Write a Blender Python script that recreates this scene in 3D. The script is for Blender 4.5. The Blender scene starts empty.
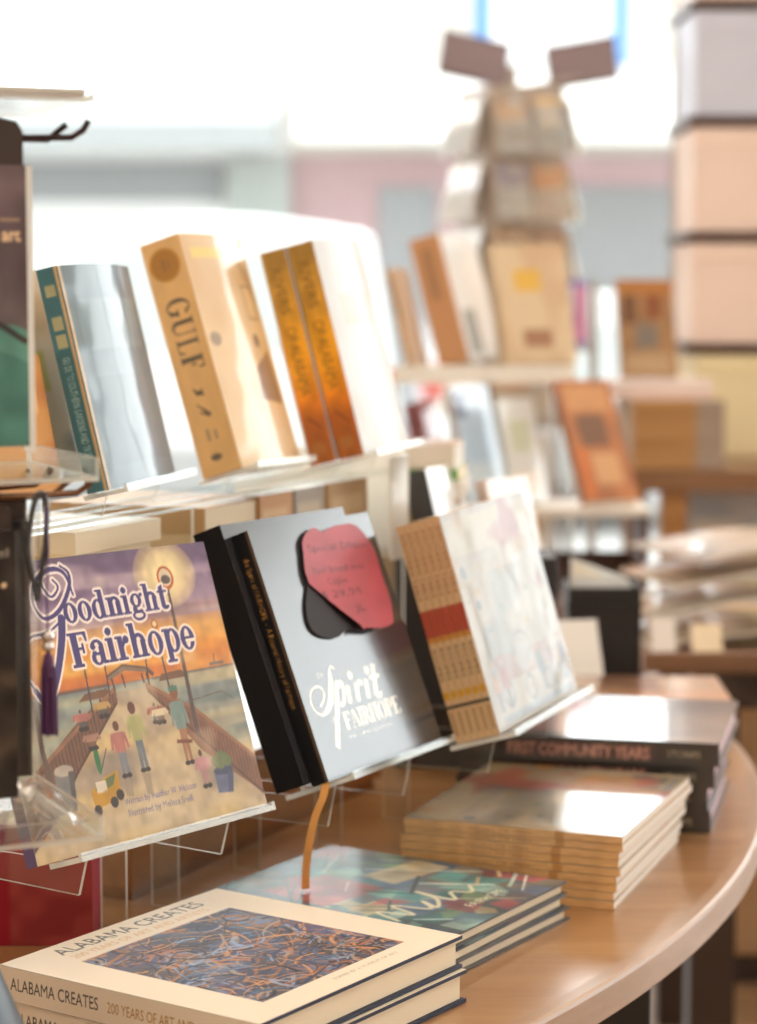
import bpy, math, random
import numpy as np
from mathutils import Matrix, Vector

random.seed(7)
SC = bpy.context.scene
COL = SC.collection
PI = math.pi

# ------------------------------------------------------------------ camera, sky, lamps, exposure
CAMZ = 1.34
FPX = 2250.0
PITCH = math.atan((512 - 290) / FPX)
cam_d = bpy.data.cameras.new('camera')
cam = bpy.data.objects.new('camera', cam_d)
COL.objects.link(cam)
cam.location = (0, 0, CAMZ)
cam.rotation_euler = (PI / 2 - PITCH, 0, 0)
cam_d.sensor_fit = 'VERTICAL'
cam_d.sensor_height = 36.0
cam_d.sensor_width = 36.0
cam_d.lens = FPX / 1024 * 36.0
cam_d.clip_start = 0.05
cam_d.clip_end = 300
cam_d.dof.use_dof = True
cam_d.dof.focus_distance = 1.82
cam_d.dof.aperture_fstop = 4.3
SC.camera = cam

SC.view_settings.view_transform = 'Standard'
SC.view_settings.look = 'None'
SC.view_settings.exposure = 0.0
SC.view_settings.gamma = 1.0
SC.view_settings.use_curve_mapping = False
SC.cycles.use_denoising = True
SC.cycles.max_bounces = 10
SC.cycles.transparent_max_bounces = 24
SC.cycles.caustics_reflective = False
SC.cycles.caustics_refractive = False
SC.cycles.sample_clamp_indirect = 8.0

# overcast sky, brightest ahead and to the right where the sun sits behind the cloud
SKY_LOW, SKY_HIGH = 2.7, 6.0
world = bpy.data.worlds.new('overcast_sky')
SC.world = world
world.use_nodes = True
wn = world.node_tree
bg = wn.nodes['Background']
bg.inputs['Color'].default_value = (0.95, 0.985, 1.0, 1)
wtc = wn.nodes.new('ShaderNodeTexCoord')
wdot = wn.nodes.new('ShaderNodeVectorMath'); wdot.operation = 'DOT_PRODUCT'
wdot.inputs[1].default_value = Vector((0.45, 0.80, 0.40)).normalized()
wmr = wn.nodes.new('ShaderNodeMapRange')
wmr.inputs['From Min'].default_value = -0.1; wmr.inputs['From Max'].default_value = 0.8
wmr.inputs['To Min'].default_value = SKY_LOW; wmr.inputs['To Max'].default_value = SKY_HIGH
wn.links.new(wtc.outputs['Generated'], wdot.inputs[0])
wn.links.new(wdot.outputs['Value'], wmr.inputs['Value'])
wn.links.new(wmr.outputs['Result'], bg.inputs['Strength'])

LAMP_W = 18.5          # watts of each ceiling panel
LAMP_COL = (1.0, 0.88, 0.74)


def area(name, loc, rot, sx, sy, watts, col):
    l = bpy.data.lights.new(name, 'AREA')
    l.shape = 'RECTANGLE'; l.size = sx; l.size_y = sy
    l.energy = watts; l.color = col
    o = bpy.data.objects.new(name, l)
    COL.objects.link(o)
    o.location = loc; o.rotation_euler = rot
    return o


CEIL_Z = 4.2
LAMPS = [(-1.6, -1.2), (0.6, -1.2), (2.8, -1.2), (-1.6, 1.2), (0.6, 0.9), (2.8, 1.2), (-1.6, 3.8), (0.9, 3.8), (3.2, 3.8), (-1.6, 6.4), (0.9, 6.4), (3.2, 6.4)]
for (lx, ly) in LAMPS:
    area('ceiling_lamp', (lx, ly, CEIL_Z - 0.03), (0, 0, 0), 1.15, 0.55, LAMP_W, LAMP_COL)


# ------------------------------------------------------------------ pixel helpers (photo frame 757 x 1024)
def ray(x, y):
    u = (x - 378.5) / FPX; v = (512 - y) / FPX
    c, s = math.cos(PITCH), math.sin(PITCH)
    return Vector((u, c + v * s, -s + v * c))


def at(x, y, Y):
    r = ray(x, y)
    return Vector((0, 0, CAMZ)) + r * (Y / r.y)


def on(x, y, z):
    r = ray(x, y)
    return Vector((0, 0, CAMZ)) + r * ((z - CAMZ) / r.z)


# ------------------------------------------------------------------ colours and materials
def lin(c):
    return c / 12.92 if c <= 0.04045 else ((c + 0.055) / 1.055) ** 2.4


def hexc(h):
    return tuple(int(h[i:i + 2], 16) / 255 for i in (0, 2, 4))


def L4(h):
    return tuple(lin(c) for c in (hexc(h) if isinstance(h, str) else h)) + (1.0,)


MATS = {}


def pmat(name, col, rough=0.5, spec=0.5, metal=0.0, coat=0.0, coat_rough=0.05, var=0.06, vscale=8.0, bump=0.0, bscale=200.0, ior=1.5):
    """principled material with a gentle procedural variation of its own colour"""
    if name in MATS:
        return MATS[name]
    m = bpy.data.materials.new(name); m.use_nodes = True
    nt = m.node_tree; b = nt.nodes['Principled BSDF']
    b.inputs['Roughness'].default_value = rough
    b.inputs['Metallic'].default_value = metal
    b.inputs['Specular IOR Level'].default_value = spec
    b.inputs['IOR'].default_value = ior
    b.inputs['Coat Weight'].default_value = coat
    b.inputs['Coat Roughness'].default_value = coat_rough
    c = L4(col)
    tc = nt.nodes.new('ShaderNodeTexCoord')
    nz = nt.nodes.new('ShaderNodeTexNoise'); nz.inputs['Scale'].default_value = vscale
    nt.links.new(tc.outputs['Object'], nz.inputs['Vector'])
    mx = nt.nodes.new('ShaderNodeMix'); mx.data_type = 'RGBA'
    mx.inputs['A'].default_value = tuple(max(0, v * (1 - var)) for v in c[:3]) + (1,)
    mx.inputs['B'].default_value = tuple(min(1, v * (1 + var)) for v in c[:3]) + (1,)
    nt.links.new(nz.outputs['Fac'], mx.inputs['Factor'])
    nt.links.new(mx.outputs['Result'], b.inputs['Base Color'])
    if bump > 0:
        n2 = nt.nodes.new('ShaderNodeTexNoise'); n2.inputs['Scale'].default_value = bscale
        nt.links.new(tc.outputs['Object'], n2.inputs['Vector'])
        bp = nt.nodes.new('ShaderNodeBump'); bp.inputs['Strength'].default_value = bump; bp.inputs['Distance'].default_value = 0.001
        nt.links.new(n2.outputs['Fac'], bp.inputs['Height'])
        nt.links.new(bp.outputs['Normal'], b.inputs['Normal'])
    MATS[name] = m
    return m


def painted(name, rough=0.4, coat=0.0, coat_rough=0.04, spec=0.5, bump=0.0, ior=1.5):
    """printed surface: ink colours come from the mesh's own colour attribute"""
    if name in MATS:
        return MATS[name]
    m = bpy.data.materials.new(name); m.use_nodes = True
    nt = m.node_tree; b = nt.nodes['Principled BSDF']
    a = nt.nodes.new('ShaderNodeAttribute'); a.attribute_name = 'ink'
    nt.links.new(a.outputs['Color'], b.inputs['Base Color'])
    b.inputs['Roughness'].default_value = rough
    b.inputs['Coat Weight'].default_value = coat
    b.inputs['Coat Roughness'].default_value = coat_rough
    b.inputs['Coat IOR'].default_value = 1.6
    b.inputs['Specular IOR Level'].default_value = spec
    b.inputs['IOR'].default_value = ior
    if bump > 0:
        tc = nt.nodes.new('ShaderNodeTexCoord')
        n2 = nt.nodes.new('ShaderNodeTexNoise'); n2.inputs['Scale'].default_value = 9.0
        nt.links.new(tc.outputs['Object'], n2.inputs['Vector'])
        bp = nt.nodes.new('ShaderNodeBump'); bp.inputs['Strength'].default_value = bump; bp.inputs['Distance'].default_value = 0.01
        nt.links.new(n2.outputs['Fac'], bp.inputs['Height'])
        nt.links.new(bp.outputs['Normal'], b.inputs['Normal'])
        nt.links.new(bp.outputs['Normal'], b.inputs['Coat Normal'])
    MATS[name] = m
    return m


def pages_mat(name, col, dark, freq):
    """paper block: fine sheet lines run along the book's thickness (object y)"""
    if name in MATS:
        return MATS[name]
    m = bpy.data.materials.new(name); m.use_nodes = True
    nt = m.node_tree; b = nt.nodes['Principled BSDF']
    b.inputs['Roughness'].default_value = 0.8
    tc = nt.nodes.new('ShaderNodeTexCoord')
    w = nt.nodes.new('ShaderNodeTexWave'); w.wave_type = 'BANDS'; w.bands_direction = 'Y'
    w.inputs['Scale'].default_value = freq; w.inputs['Distortion'].default_value = 1.5
    w.inputs['Detail'].default_value = 3
    nt.links.new(tc.outputs['Object'], w.inputs['Vector'])
    mx = nt.nodes.new('ShaderNodeMix'); mx.data_type = 'RGBA'
    mx.inputs['A'].default_value = L4(dark); mx.inputs['B'].default_value = L4(col)
    nt.links.new(w.outputs['Fac'], mx.inputs['Factor'])
    nt.links.new(mx.outputs['Result'], b.inputs['Base Color'])
    MATS[name] = m
    return m


def clear_mat(name, tint=(0.97, 0.985, 0.98), refl=1.0, rough=0.02):
    """thin clear plastic sheet: lets light through, mirrors more at grazing angles"""
    if name in MATS:
        return MATS[name]
    m = bpy.data.materials.new(name); m.use_nodes = True
    nt = m.node_tree; nt.nodes.remove(nt.nodes['Principled BSDF'])
    out = nt.nodes['Material Output']
    t = nt.nodes.new('ShaderNodeBsdfTransparent'); t.inputs['Color'].default_value = tint + (1,)
    g = nt.nodes.new('ShaderNodeBsdfGlossy'); g.inputs['Roughness'].default_value = rough
    f = nt.nodes.new('ShaderNodeFresnel')
    ge = nt.nodes.new('ShaderNodeNewGeometry')      # the same index on both faces of the sheet
    io = nt.nodes.new('ShaderNodeMath'); io.operation = 'MULTIPLY_ADD'
    io.inputs[1].default_value = 1 / 1.45 - 1.45; io.inputs[2].default_value = 1.45
    nt.links.new(ge.outputs['Backfacing'], io.inputs[0]); nt.links.new(io.outputs[0], f.inputs['IOR'])
    mu = nt.nodes.new('ShaderNodeMath'); mu.operation = 'MULTIPLY'; mu.inputs[1].default_value = refl
    mix = nt.nodes.new('ShaderNodeMixShader')
    nt.links.new(f.outputs['Fac'], mu.inputs[0]); nt.links.new(mu.outputs[0], mix.inputs['Fac'])
    nt.links.new(t.outputs[0], mix.inputs[1]); nt.links.new(g.outputs[0], mix.inputs[2])
    nt.links.new(mix.outputs[0], out.inputs['Surface'])
    MATS[name] = m
    return m


def frost_mat(name, col, clear=0.35):
    """sawn edge of an acrylic sheet, or frosted plastic"""
    if name in MATS:
        return MATS[name]
    m = bpy.data.materials.new(name); m.use_nodes = True
    nt = m.node_tree; b = nt.nodes['Principled BSDF']
    out = nt.nodes['Material Output']
    b.inputs['Base Color'].default_value = L4(col); b.inputs['Roughness'].default_value = 0.25
    b.inputs['Coat Weight'].default_value = 0.6
    t = nt.nodes.new('ShaderNodeBsdfTransparent')
    tl = nt.nodes.new('ShaderNodeBsdfTranslucent'); tl.inputs['Color'].default_value = L4(col)
    m1 = nt.nodes.new('ShaderNodeMixShader'); m1.inputs['Fac'].default_value = 0.65
    m2 = nt.nodes.new('ShaderNodeMixShader'); m2.inputs['Fac'].default_value = clear
    nt.links.new(b.outputs[0], m1.inputs[1]); nt.links.new(tl.outputs[0], m1.inputs[2])
    nt.links.new(m1.outputs[0], m2.inputs[1]); nt.links.new(t.outputs[0], m2.inputs[2])
    nt.links.new(m2.outputs[0], out.inputs['Surface'])
    MATS[name] = m
    return m


def wood_mat(name, c1, c2, rough=0.3, coat=0.4, scale=2.0, axis=(1, 12, 12), rotz=0.0):
    if name in MATS:
        return MATS[name]
    m = bpy.data.materials.new(name); m.use_nodes = True
    nt = m.node_tree; b = nt.nodes['Principled BSDF']
    b.inputs['Roughness'].default_value = rough
    b.inputs['Coat Weight'].default_value = coat; b.inputs['Coat Roughness'].default_value = 0.16
    tc = nt.nodes.new('ShaderNodeTexCoord'); mp = nt.nodes.new('ShaderNodeMapping')
    mp.inputs['Scale'].default_value = axis; mp.inputs['Rotation'].default_value = (0, 0, rotz)
    nz = nt.nodes.new('ShaderNodeTexNoise'); nz.inputs['Scale'].default_value = scale
    nz.inputs['Detail'].default_value = 6; nz.inputs['Roughness'].default_value = 0.6
    nz.inputs['Distortion'].default_value = 0.6
    cr = nt.nodes.new('ShaderNodeValToRGB')
    cr.color_ramp.elements[0].color = L4(c1); cr.color_ramp.elements[1].color = L4(c2)
    cr.color_ramp.elements[0].position = 0.3; cr.color_ramp.elements[1].position = 0.7
    nt.links.new(tc.outputs['Object'], mp.inputs['Vector']); nt.links.new(mp.outputs[0], nz.inputs['Vector'])
    nt.links.new(nz.outputs['Fac'], cr.inputs['Fac']); nt.links.new(cr.outputs['Color'], b.inputs['Base Color'])
    MATS[name] = m
    return m


def lamp_mat(name, col, strength):
    if name in MATS:
        return MATS[name]
    m = bpy.data.materials.new(name); m.use_nodes = True
    b = m.node_tree.nodes['Principled BSDF']
    b.inputs['Base Color'].default_value = (0.9, 0.9, 0.9, 1)
    b.inputs['Emission Color'].default_value = tuple(col) + (1,)
    b.inputs['Emission Strength'].default_value = strength
    MATS[name] = m
    return m


# ------------------------------------------------------------------ mesh builder
class MB:
    def __init__(s):
        s.v = []; s.f = []; s.mi = []; s.sm = []

    def add(s, vs, fs, mi=0, smooth=False):
        o = len(s.v)
        s.v += [tuple(p) for p in vs]
        for k, f in enumerate(fs):
            s.f.append([i + o for i in f])
            s.mi.append(mi[k] if isinstance(mi, (list, tuple)) else mi)
            s.sm.append(smooth)

    def box(s, x0, x1, y0, y1, z0, z1, mi=0, M=None, thin=None):
        """thin: (face_mat, edge_mat) -> the two largest faces get face_mat"""
        p = [(x0, y0, z0), (x1, y0, z0), (x1, y1, z0), (x0, y1, z0), (x0, y0, z1), (x1, y0, z1), (x1, y1, z1), (x0, y1, z1)]
        if M is not None:
            p = [M @ Vector(q) for q in p]
        fs = [(0, 3, 2, 1), (4, 5, 6, 7), (0, 1, 5, 4), (2, 3, 7, 6), (1, 2, 6, 5), (3, 0, 4, 7)]
        if thin:
            d = [abs(z1 - z0), abs(y1 - y0), abs(x1 - x0)]
            k = d.index(min(d))
            mi = [thin[1]] * 6
            mi[2 * k] = thin[0]; mi[2 * k + 1] = thin[0]
        s.add(p, fs, mi)

    def prism(s, poly, h0, h1, mi=0, plane='xy', side=None, smooth=False, M=None):
        n = len(poly)
        def q(p, h):
            r = {'xy': (p[0], p[1], h), 'xz': (p[0], h, p[1]), 'yz': (h, p[0], p[1])}[plane]
            return M @ Vector(r) if M is not None else r
        vs = [q(p, h0) for p in poly] + [q(p, h1) for p in poly]
        s.add(vs, [list(range(n))[::-1], list(range(n, 2 * n))], mi)
        o = len(s.v) - 2 * n
        for i in range(n):
            j = (i + 1) % n
            s.f.append([o + i, o + j, o + n + j, o + n + i]); s.mi.append(mi if side is None else side); s.sm.append(smooth)

    def tube(s, pts, r, n=8, mi=0, caps=True):
        pts = [Vector(p) for p in pts]
        rs = r if isinstance(r, (list, tuple)) else [r] * len(pts)
        rings = []
        up = None
        for i, p in enumerate(pts):
            t = (pts[min(i + 1, len(pts) - 1)] - pts[max(i - 1, 0)]).normalized()
            if up is None:
                up = Vector((0, 0, 1)) if abs(t.z) < 0.9 else Vector((1, 0, 0))
            a = t.cross(up).normalized(); b = a.cross(t).normalized(); up = b
            rings.append([p + (a * math.cos(2 * PI * k / n) + b * math.sin(2 * PI * k / n)) * rs[i] for k in range(n)])
        vs = [q for rg in rings for q in rg]
        fs = []
        for i in range(len(pts) - 1):
            for k in range(n):
                fs.append((i * n + k, i * n + (k + 1) % n, (i + 1) * n + (k + 1) % n, (i + 1) * n + k))
        s.add(vs, fs, mi, True)
        if caps:
            s.add(rings[0], [list(range(n))[::-1]], mi); s.add(rings[-1], [list(range(n))], mi)

    def lathe(s, prof, c, n=24, mi=0, smooth=True):
        vs = []
        for (r, z) in prof:
            for k in range(n):
                a = 2 * PI * k / n
                vs.append((c[0] + r * math.cos(a), c[1] + r * math.sin(a), c[2] + z))
        fs = []
        for i in range(len(prof) - 1):
            for k in range(n):
                fs.append((i * n + k, i * n + (k + 1) % n, (i + 1) * n + (k + 1) % n, (i + 1) * n + k))
        s.add(vs, fs, mi, smooth)

    def sweep(s, path, prof, mi=0, closed=False, smooth=True):
        """prof: (side, z) offsets swept along an xy path"""
        n = len(path); m = len(prof); vs = []
        for i, p in enumerate(path):
            a = Vector(path[(i - 1) % n] if closed or i > 0 else path[0]); b = Vector(path[(i + 1) % n] if closed or i < n - 1 else path[-1])
            t = (b - a).normalized(); nn = Vector((t.y, -t.x))
            for (o, z) in prof:
                vs.append((p[0] + nn.x * o, p[1] + nn.y * o, z))
        fs = []
        for i in range(n if closed else n - 1):
            for k in range(m):
                fs.append((i * m + k, ((i + 1) % n) * m + k, ((i + 1) % n) * m + (k + 1) % m, i * m + (k + 1) % m))
        s.add(vs, fs, mi, smooth)
        if not closed:
            s.add(vs[:m], [list(range(m))], mi); s.add(vs[-m:], [list(range(m))[::-1]], mi)

    def build(s, name, mats, parent=None, M=None, bevel=0.0):
        me = bpy.data.meshes.new(name)
        me.from_pydata([tuple(p) for p in s.v], [], s.f)
        mats = mats if isinstance(mats, (list, tuple)) else [mats]
        for m in mats:
            me.materials.append(m)
        me.polygons.foreach_set('material_index', s.mi)
        me.polygons.foreach_set('use_smooth', s.sm)
        me.update()
        o = bpy.data.objects.new(name, me)
        COL.objects.link(o)
        if M is not None:
            o.matrix_world = M
        if parent is not None:
            o.parent = parent
        if bevel > 0:
            bv = o.modifiers.new('bevel', 'BEVEL'); bv.width = bevel; bv.segments = 2; bv.limit_method = 'ANGLE'
        return o


def tag(o, label=None, cat=None, group=None, kind=None):
    if label: o['label'] = label
    if cat: o['category'] = cat
    if group: o['group'] = group
    if kind: o['kind'] = kind
    return o


def thing(name, label, cat, M=None, group=None):
    o = bpy.data.objects.new(name, None)
    o.empty_display_size = 0.05
    COL.objects.link(o)
    if M is not None:
        o.matrix_world = M
    return tag(o, label, cat, group)


def copy_tree(root, M, label, group=None):
    r = root.copy(); COL.objects.link(r); r.matrix_world = M; r['label'] = label
    if group: r['group'] = group
    for ch in list(root.children):
        c = ch.copy(); COL.objects.link(c); c.parent = r
        for g in list(ch.children):
            d = g.copy(); COL.objects.link(d); d.parent = c
    return r


def T(x, y, z=0):
    return Matrix.Translation((x, y, z))


def frame(o, r, u, b):
    M = Matrix.Identity(4)
    for i in range(3):
        M[i][0] = r[i]; M[i][1] = b[i]; M[i][2] = u[i]; M[i][3] = o[i]
    return M


def lean(o, yaw, tilt, roll=0.0):
    """frame of a leaning book: x along its foot, z up its cover, y into its thickness"""
    ph, ta, ro = math.radians(yaw), math.radians(tilt), math.radians(roll)
    r = Vector((math.cos(ph), math.sin(ph), 0)); bh = Vector((-math.sin(ph), math.cos(ph), 0)); z = Vector((0, 0, 1))
    u = math.cos(ta) * z + math.sin(ta) * bh; b = math.cos(ta) * bh - math.sin(ta) * z
    r, u = math.cos(ro) * r + math.sin(ro) * u, math.cos(ro) * u - math.sin(ro) * r
    return frame(Vector(o), r, u, b)


def lying(o, yaw_spine, top):
    """frame of a book lying face up; o = xy of the spine's foot corner at cover bottom-left, yaw_spine = heading of 'up the page'"""
    a = math.radians(yaw_spine)
    u = Vector((math.cos(a), math.sin(a), 0)); b = Vector((0, 0, -1)); r = b.cross(u) * 1.0
    r = Vector((math.sin(a), -math.cos(a), 0))
    return frame(Vector((o[0], o[1], top)), r, u, b)


# ------------------------------------------------------------------ ink: a small painter that prints onto mesh vertices
_fonts = {}


def sans(txt):
    if txt in _fonts:
        return _fonts[txt]
    cu = bpy.data.curves.new('t', 'FONT'); cu.body = txt; cu.size = 1.0; cu.resolution_u = 3
    o = bpy.data.objects.new('t', cu); COL.objects.link(o)
    bpy.context.view_layer.update()
    dg = bpy.context.evaluated_depsgraph_get()
    me = o.evaluated_get(dg).to_mesh()
    me.calc_loop_triangles()
    v = np.array([p.co[:2] for p in me.vertices]).reshape(-1, 2)
    t = np.array([tuple(q.vertices) for q in me.loop_triangles], int).reshape(-1, 3)
    o.evaluated_get(dg).to_mesh_clear()
    bpy.data.objects.remove(o); bpy.data.curves.remove(cu)
    w = float(v[:, 0].max()) if len(v) else 0.3
    _fonts[txt] = (v, t, w)
    return _fonts[txt]


def EL(cx, cy, rx, ry, a0=0, a1=360, n=28):
    return [(cx + rx * math.cos(math.radians(a0 + (a1 - a0) * k / n)), cy + ry * math.sin(math.radians(a0 + (a1 - a0) * k / n))) for k in range(n + 1)]


def R_(x0, x1, y0, y1):
    return [(x0, y0), (x1, y0), (x1, y1), (x0, y1)]


def ring(cx, cy, rx, ry, ws, wt):
    return [('+', EL(cx, cy, rx, ry)), ('-', EL(cx, cy, rx - ws, ry - wt))]


SERIF = {
    'o': (.45, ring(.22, .24, .21, .26, .115, .03)),
    'd': (.49, ring(.21, .24, .2, .26, .115, .035) + [('+', R_(.28, .41, 0, .74)), ('+', R_(.2, .3, .705, .74)), ('+', R_(.28, .48, 0, .035))]),
    'n': (.5, ring(.27, .33, .18, .18, .1, .06) + [('-', R_(.08, .47, .0, .31)), ('+', R_(.06, .19, 0, .5)), ('+', R_(.31, .44, 0, .36)), ('+', R_(0, .1, .465, .5)), ('+', R_(0, .24, 0, .035)), ('+', R_(.26, .49, 0, .035))]),
    'h': (.5, ring(.27, .33, .18, .18, .1, .06) + [('-', R_(.08, .47, .0, .31)), ('+', R_(.06, .19, 0, .74)), ('+', R_(.31, .44, 0, .36)), ('+', R_(0, .1, .705, .74)), ('+', R_(0, .24, 0, .035)), ('+', R_(.26, .49, 0, .035))]),
    'i': (.26, [('+', R_(.06, .19, 0, .5)), ('+', R_(0, .1, .465, .5)), ('+', R_(0, .25, 0, .035)), ('+', EL(.125, .645, .078, .078))]),
    'g': (.45, ring(.2, .33, .18, .18, .1, .03) + ring(.21, -.08, .21, .13, .06, .045) + [('+', [(.08, .17), (.16, .16), (.2, .05), (.36, .06), (.38, -.02), (.1, .0), (.05, .07)]), ('+', EL(.4, .47, .05, .04))]),
    't': (.34, [('+', R_(.08, .21, .05, .6)), ('+', R_(0, .33, .46, .5)), ('+', EL(.2, .07, .12, .08, 180, 360)), ('+', [(.08, .6), (.21, .66), (.21, .5), (.08, .5)])]),
    'F': (.53, [('+', R_(.07, .23, 0, .72)), ('+', R_(0, .3, 0, .04)), ('+', R_(0, .5, .68, .72)), ('+', [(.5, .72), (.42, .7), (.47, .52), (.5, .52)]), ('+', R_(.2, .36, .355, .395)), ('+', R_(.34, .38, .28, .47))]),
    'a': (.44, ring(.17, .13, .17, .15, .1, .03) + ring(.19, .35, .18, .16, .1, .04) + [('-', R_(-.02, .2, .27, .36)), ('+', EL(.08, .37, .06, .055)), ('-', R_(.1, .21, .28, .34)), ('+', R_(.24, .37, .04, .36)), ('+', R_(.3, .44, 0, .04))]),
    'r': (.38, [('+', R_(.06, .19, 0, .5)), ('+', R_(0, .1, .465, .5)), ('+', R_(0, .26, 0, .035)), ('+', EL(.3, .42, .075, .075)), ('+', [(.17, .33), (.28, .49), (.32, .45), (.19, .25)])]),
    'p': (.5, ring(.28, .24, .2, .26, .115, .035) + [('+', R_(.07, .2, -.22, .5)), ('+', R_(0, .1, .465, .5)), ('+', R_(0, .28, -.22, -.185))]),
    'e': (.44, ring(.21, .24, .2, .26, .115, .035) + [('-', R_(.22, .46, .14, .235)), ('+', R_(.08, .4, .235, .265))]),
    'G': (.66, ring(.32, .36, .31, .38, .14, .035) + [('-', R_(.44, .7, .3, .56)), ('+', R_(.47, .6, .03, .32)), ('+', R_(.4, .66, .3, .335)), ('+', [(.6, .72), (.56, .52), (.6, .52)])]),
    'U': (.68, [('+', R_(.08, .22, .2, .72)), ('+', R_(0, .3, .685, .72)), ('+', R_(.53, .57, .2, .72)), ('+', R_(.45, .66, .685, .72))] + [('+', EL(.325, .2, .245, .21, 180, 360)), ('-', EL(.375, .21, .155, .165, 180, 360))]),
    'L': (.56, [('+', R_(.08, .22, 0, .72)), ('+', R_(0, .3, .685, .72)), ('+', R_(0, .52, 0, .035)), ('+', [(.52, 0), (.55, .22), (.52, .22), (.44, .02)])]),
    'A': (.66, [('+', [(.26, .74), (.36, .74), (.62, 0), (.46, 0)]), ('+', [(.26, .74), (.31, .74), (.1, 0), (.06, 0)]), ('+', R_(.15, .47, .2, .235)), ('+', R_(0, .18, 0, .035)), ('+', R_(.4, .66, 0, .035))]),
    'I': (.3, [('+', R_(.08, .22, 0, .72)), ('+', R_(0, .3, .685, .72)), ('+', R_(0, .3, 0, .035))]),
    'R': (.62, ring(.28, .54, .24, .18, .13, .035) + [('-', R_(0, .2, .3, .75)), ('+', R_(.08, .22, 0, .72)), ('+', R_(0, .3, .685, .72)), ('+', R_(0, .3, 0, .035)), ('+', [(.28, .36), (.4, .36), (.6, 0), (.44, 0)])]),
    'H': (.7, [('+', R_(.08, .22, 0, .72)), ('+', R_(.46, .6, 0, .72)), ('+', R_(.2, .5, .35, .385))] + [('+', R_(a, a + .3, b, b + .035)) for a in (0, .38) for b in (0, .685)]),
    'O': (.66, ring(.32, .36, .31, .38, .14, .035)),
    'P': (.58, ring(.28, .52, .26, .2, .13, .035) + [('-', R_(0, .2, .3, .75)), ('+', R_(.08, .22, 0, .72)), ('+', R_(0, .32, .685, .72)), ('+', R_(0, .3, 0, .035))]),
    'E': (.56, [('+', R_(.08, .22, 0, .72)), ('+', R_(0, .52, .685, .72)), ('+', R_(0, .53, 0, .035)), ('+', R_(.2, .38, .355, .39)), ('+', R_(.35, .39, .28, .47)), ('+', [(.52, .72), (.44, .7), (.49, .54), (.52, .54)]), ('+', [(.53, 0), (.55, .2), (.52, .2), (.44, .02)])]),
    ' ': (.28, []),
}


def spline(pts, n=10):
    out = []
    P = [np.array(p, float) for p in pts]
    P = [2 * P[0] - P[1]] + P + [2 * P[-1] - P[-2]]
    for i in range(1, len(P) - 2):
        for k in range(n):
            t = k / n
            out.append(0.5 * (2 * P[i] + (P[i + 1] - P[i - 1]) * t + (2 * P[i - 1] - 5 * P[i] + 4 * P[i + 1] - P[i + 2]) * t * t + (3 * P[i] - P[i - 1] - 3 * P[i + 1] + P[i + 2]) * t ** 3))
    out.append(P[-2])
    return [tuple(p) for p in out]


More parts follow.
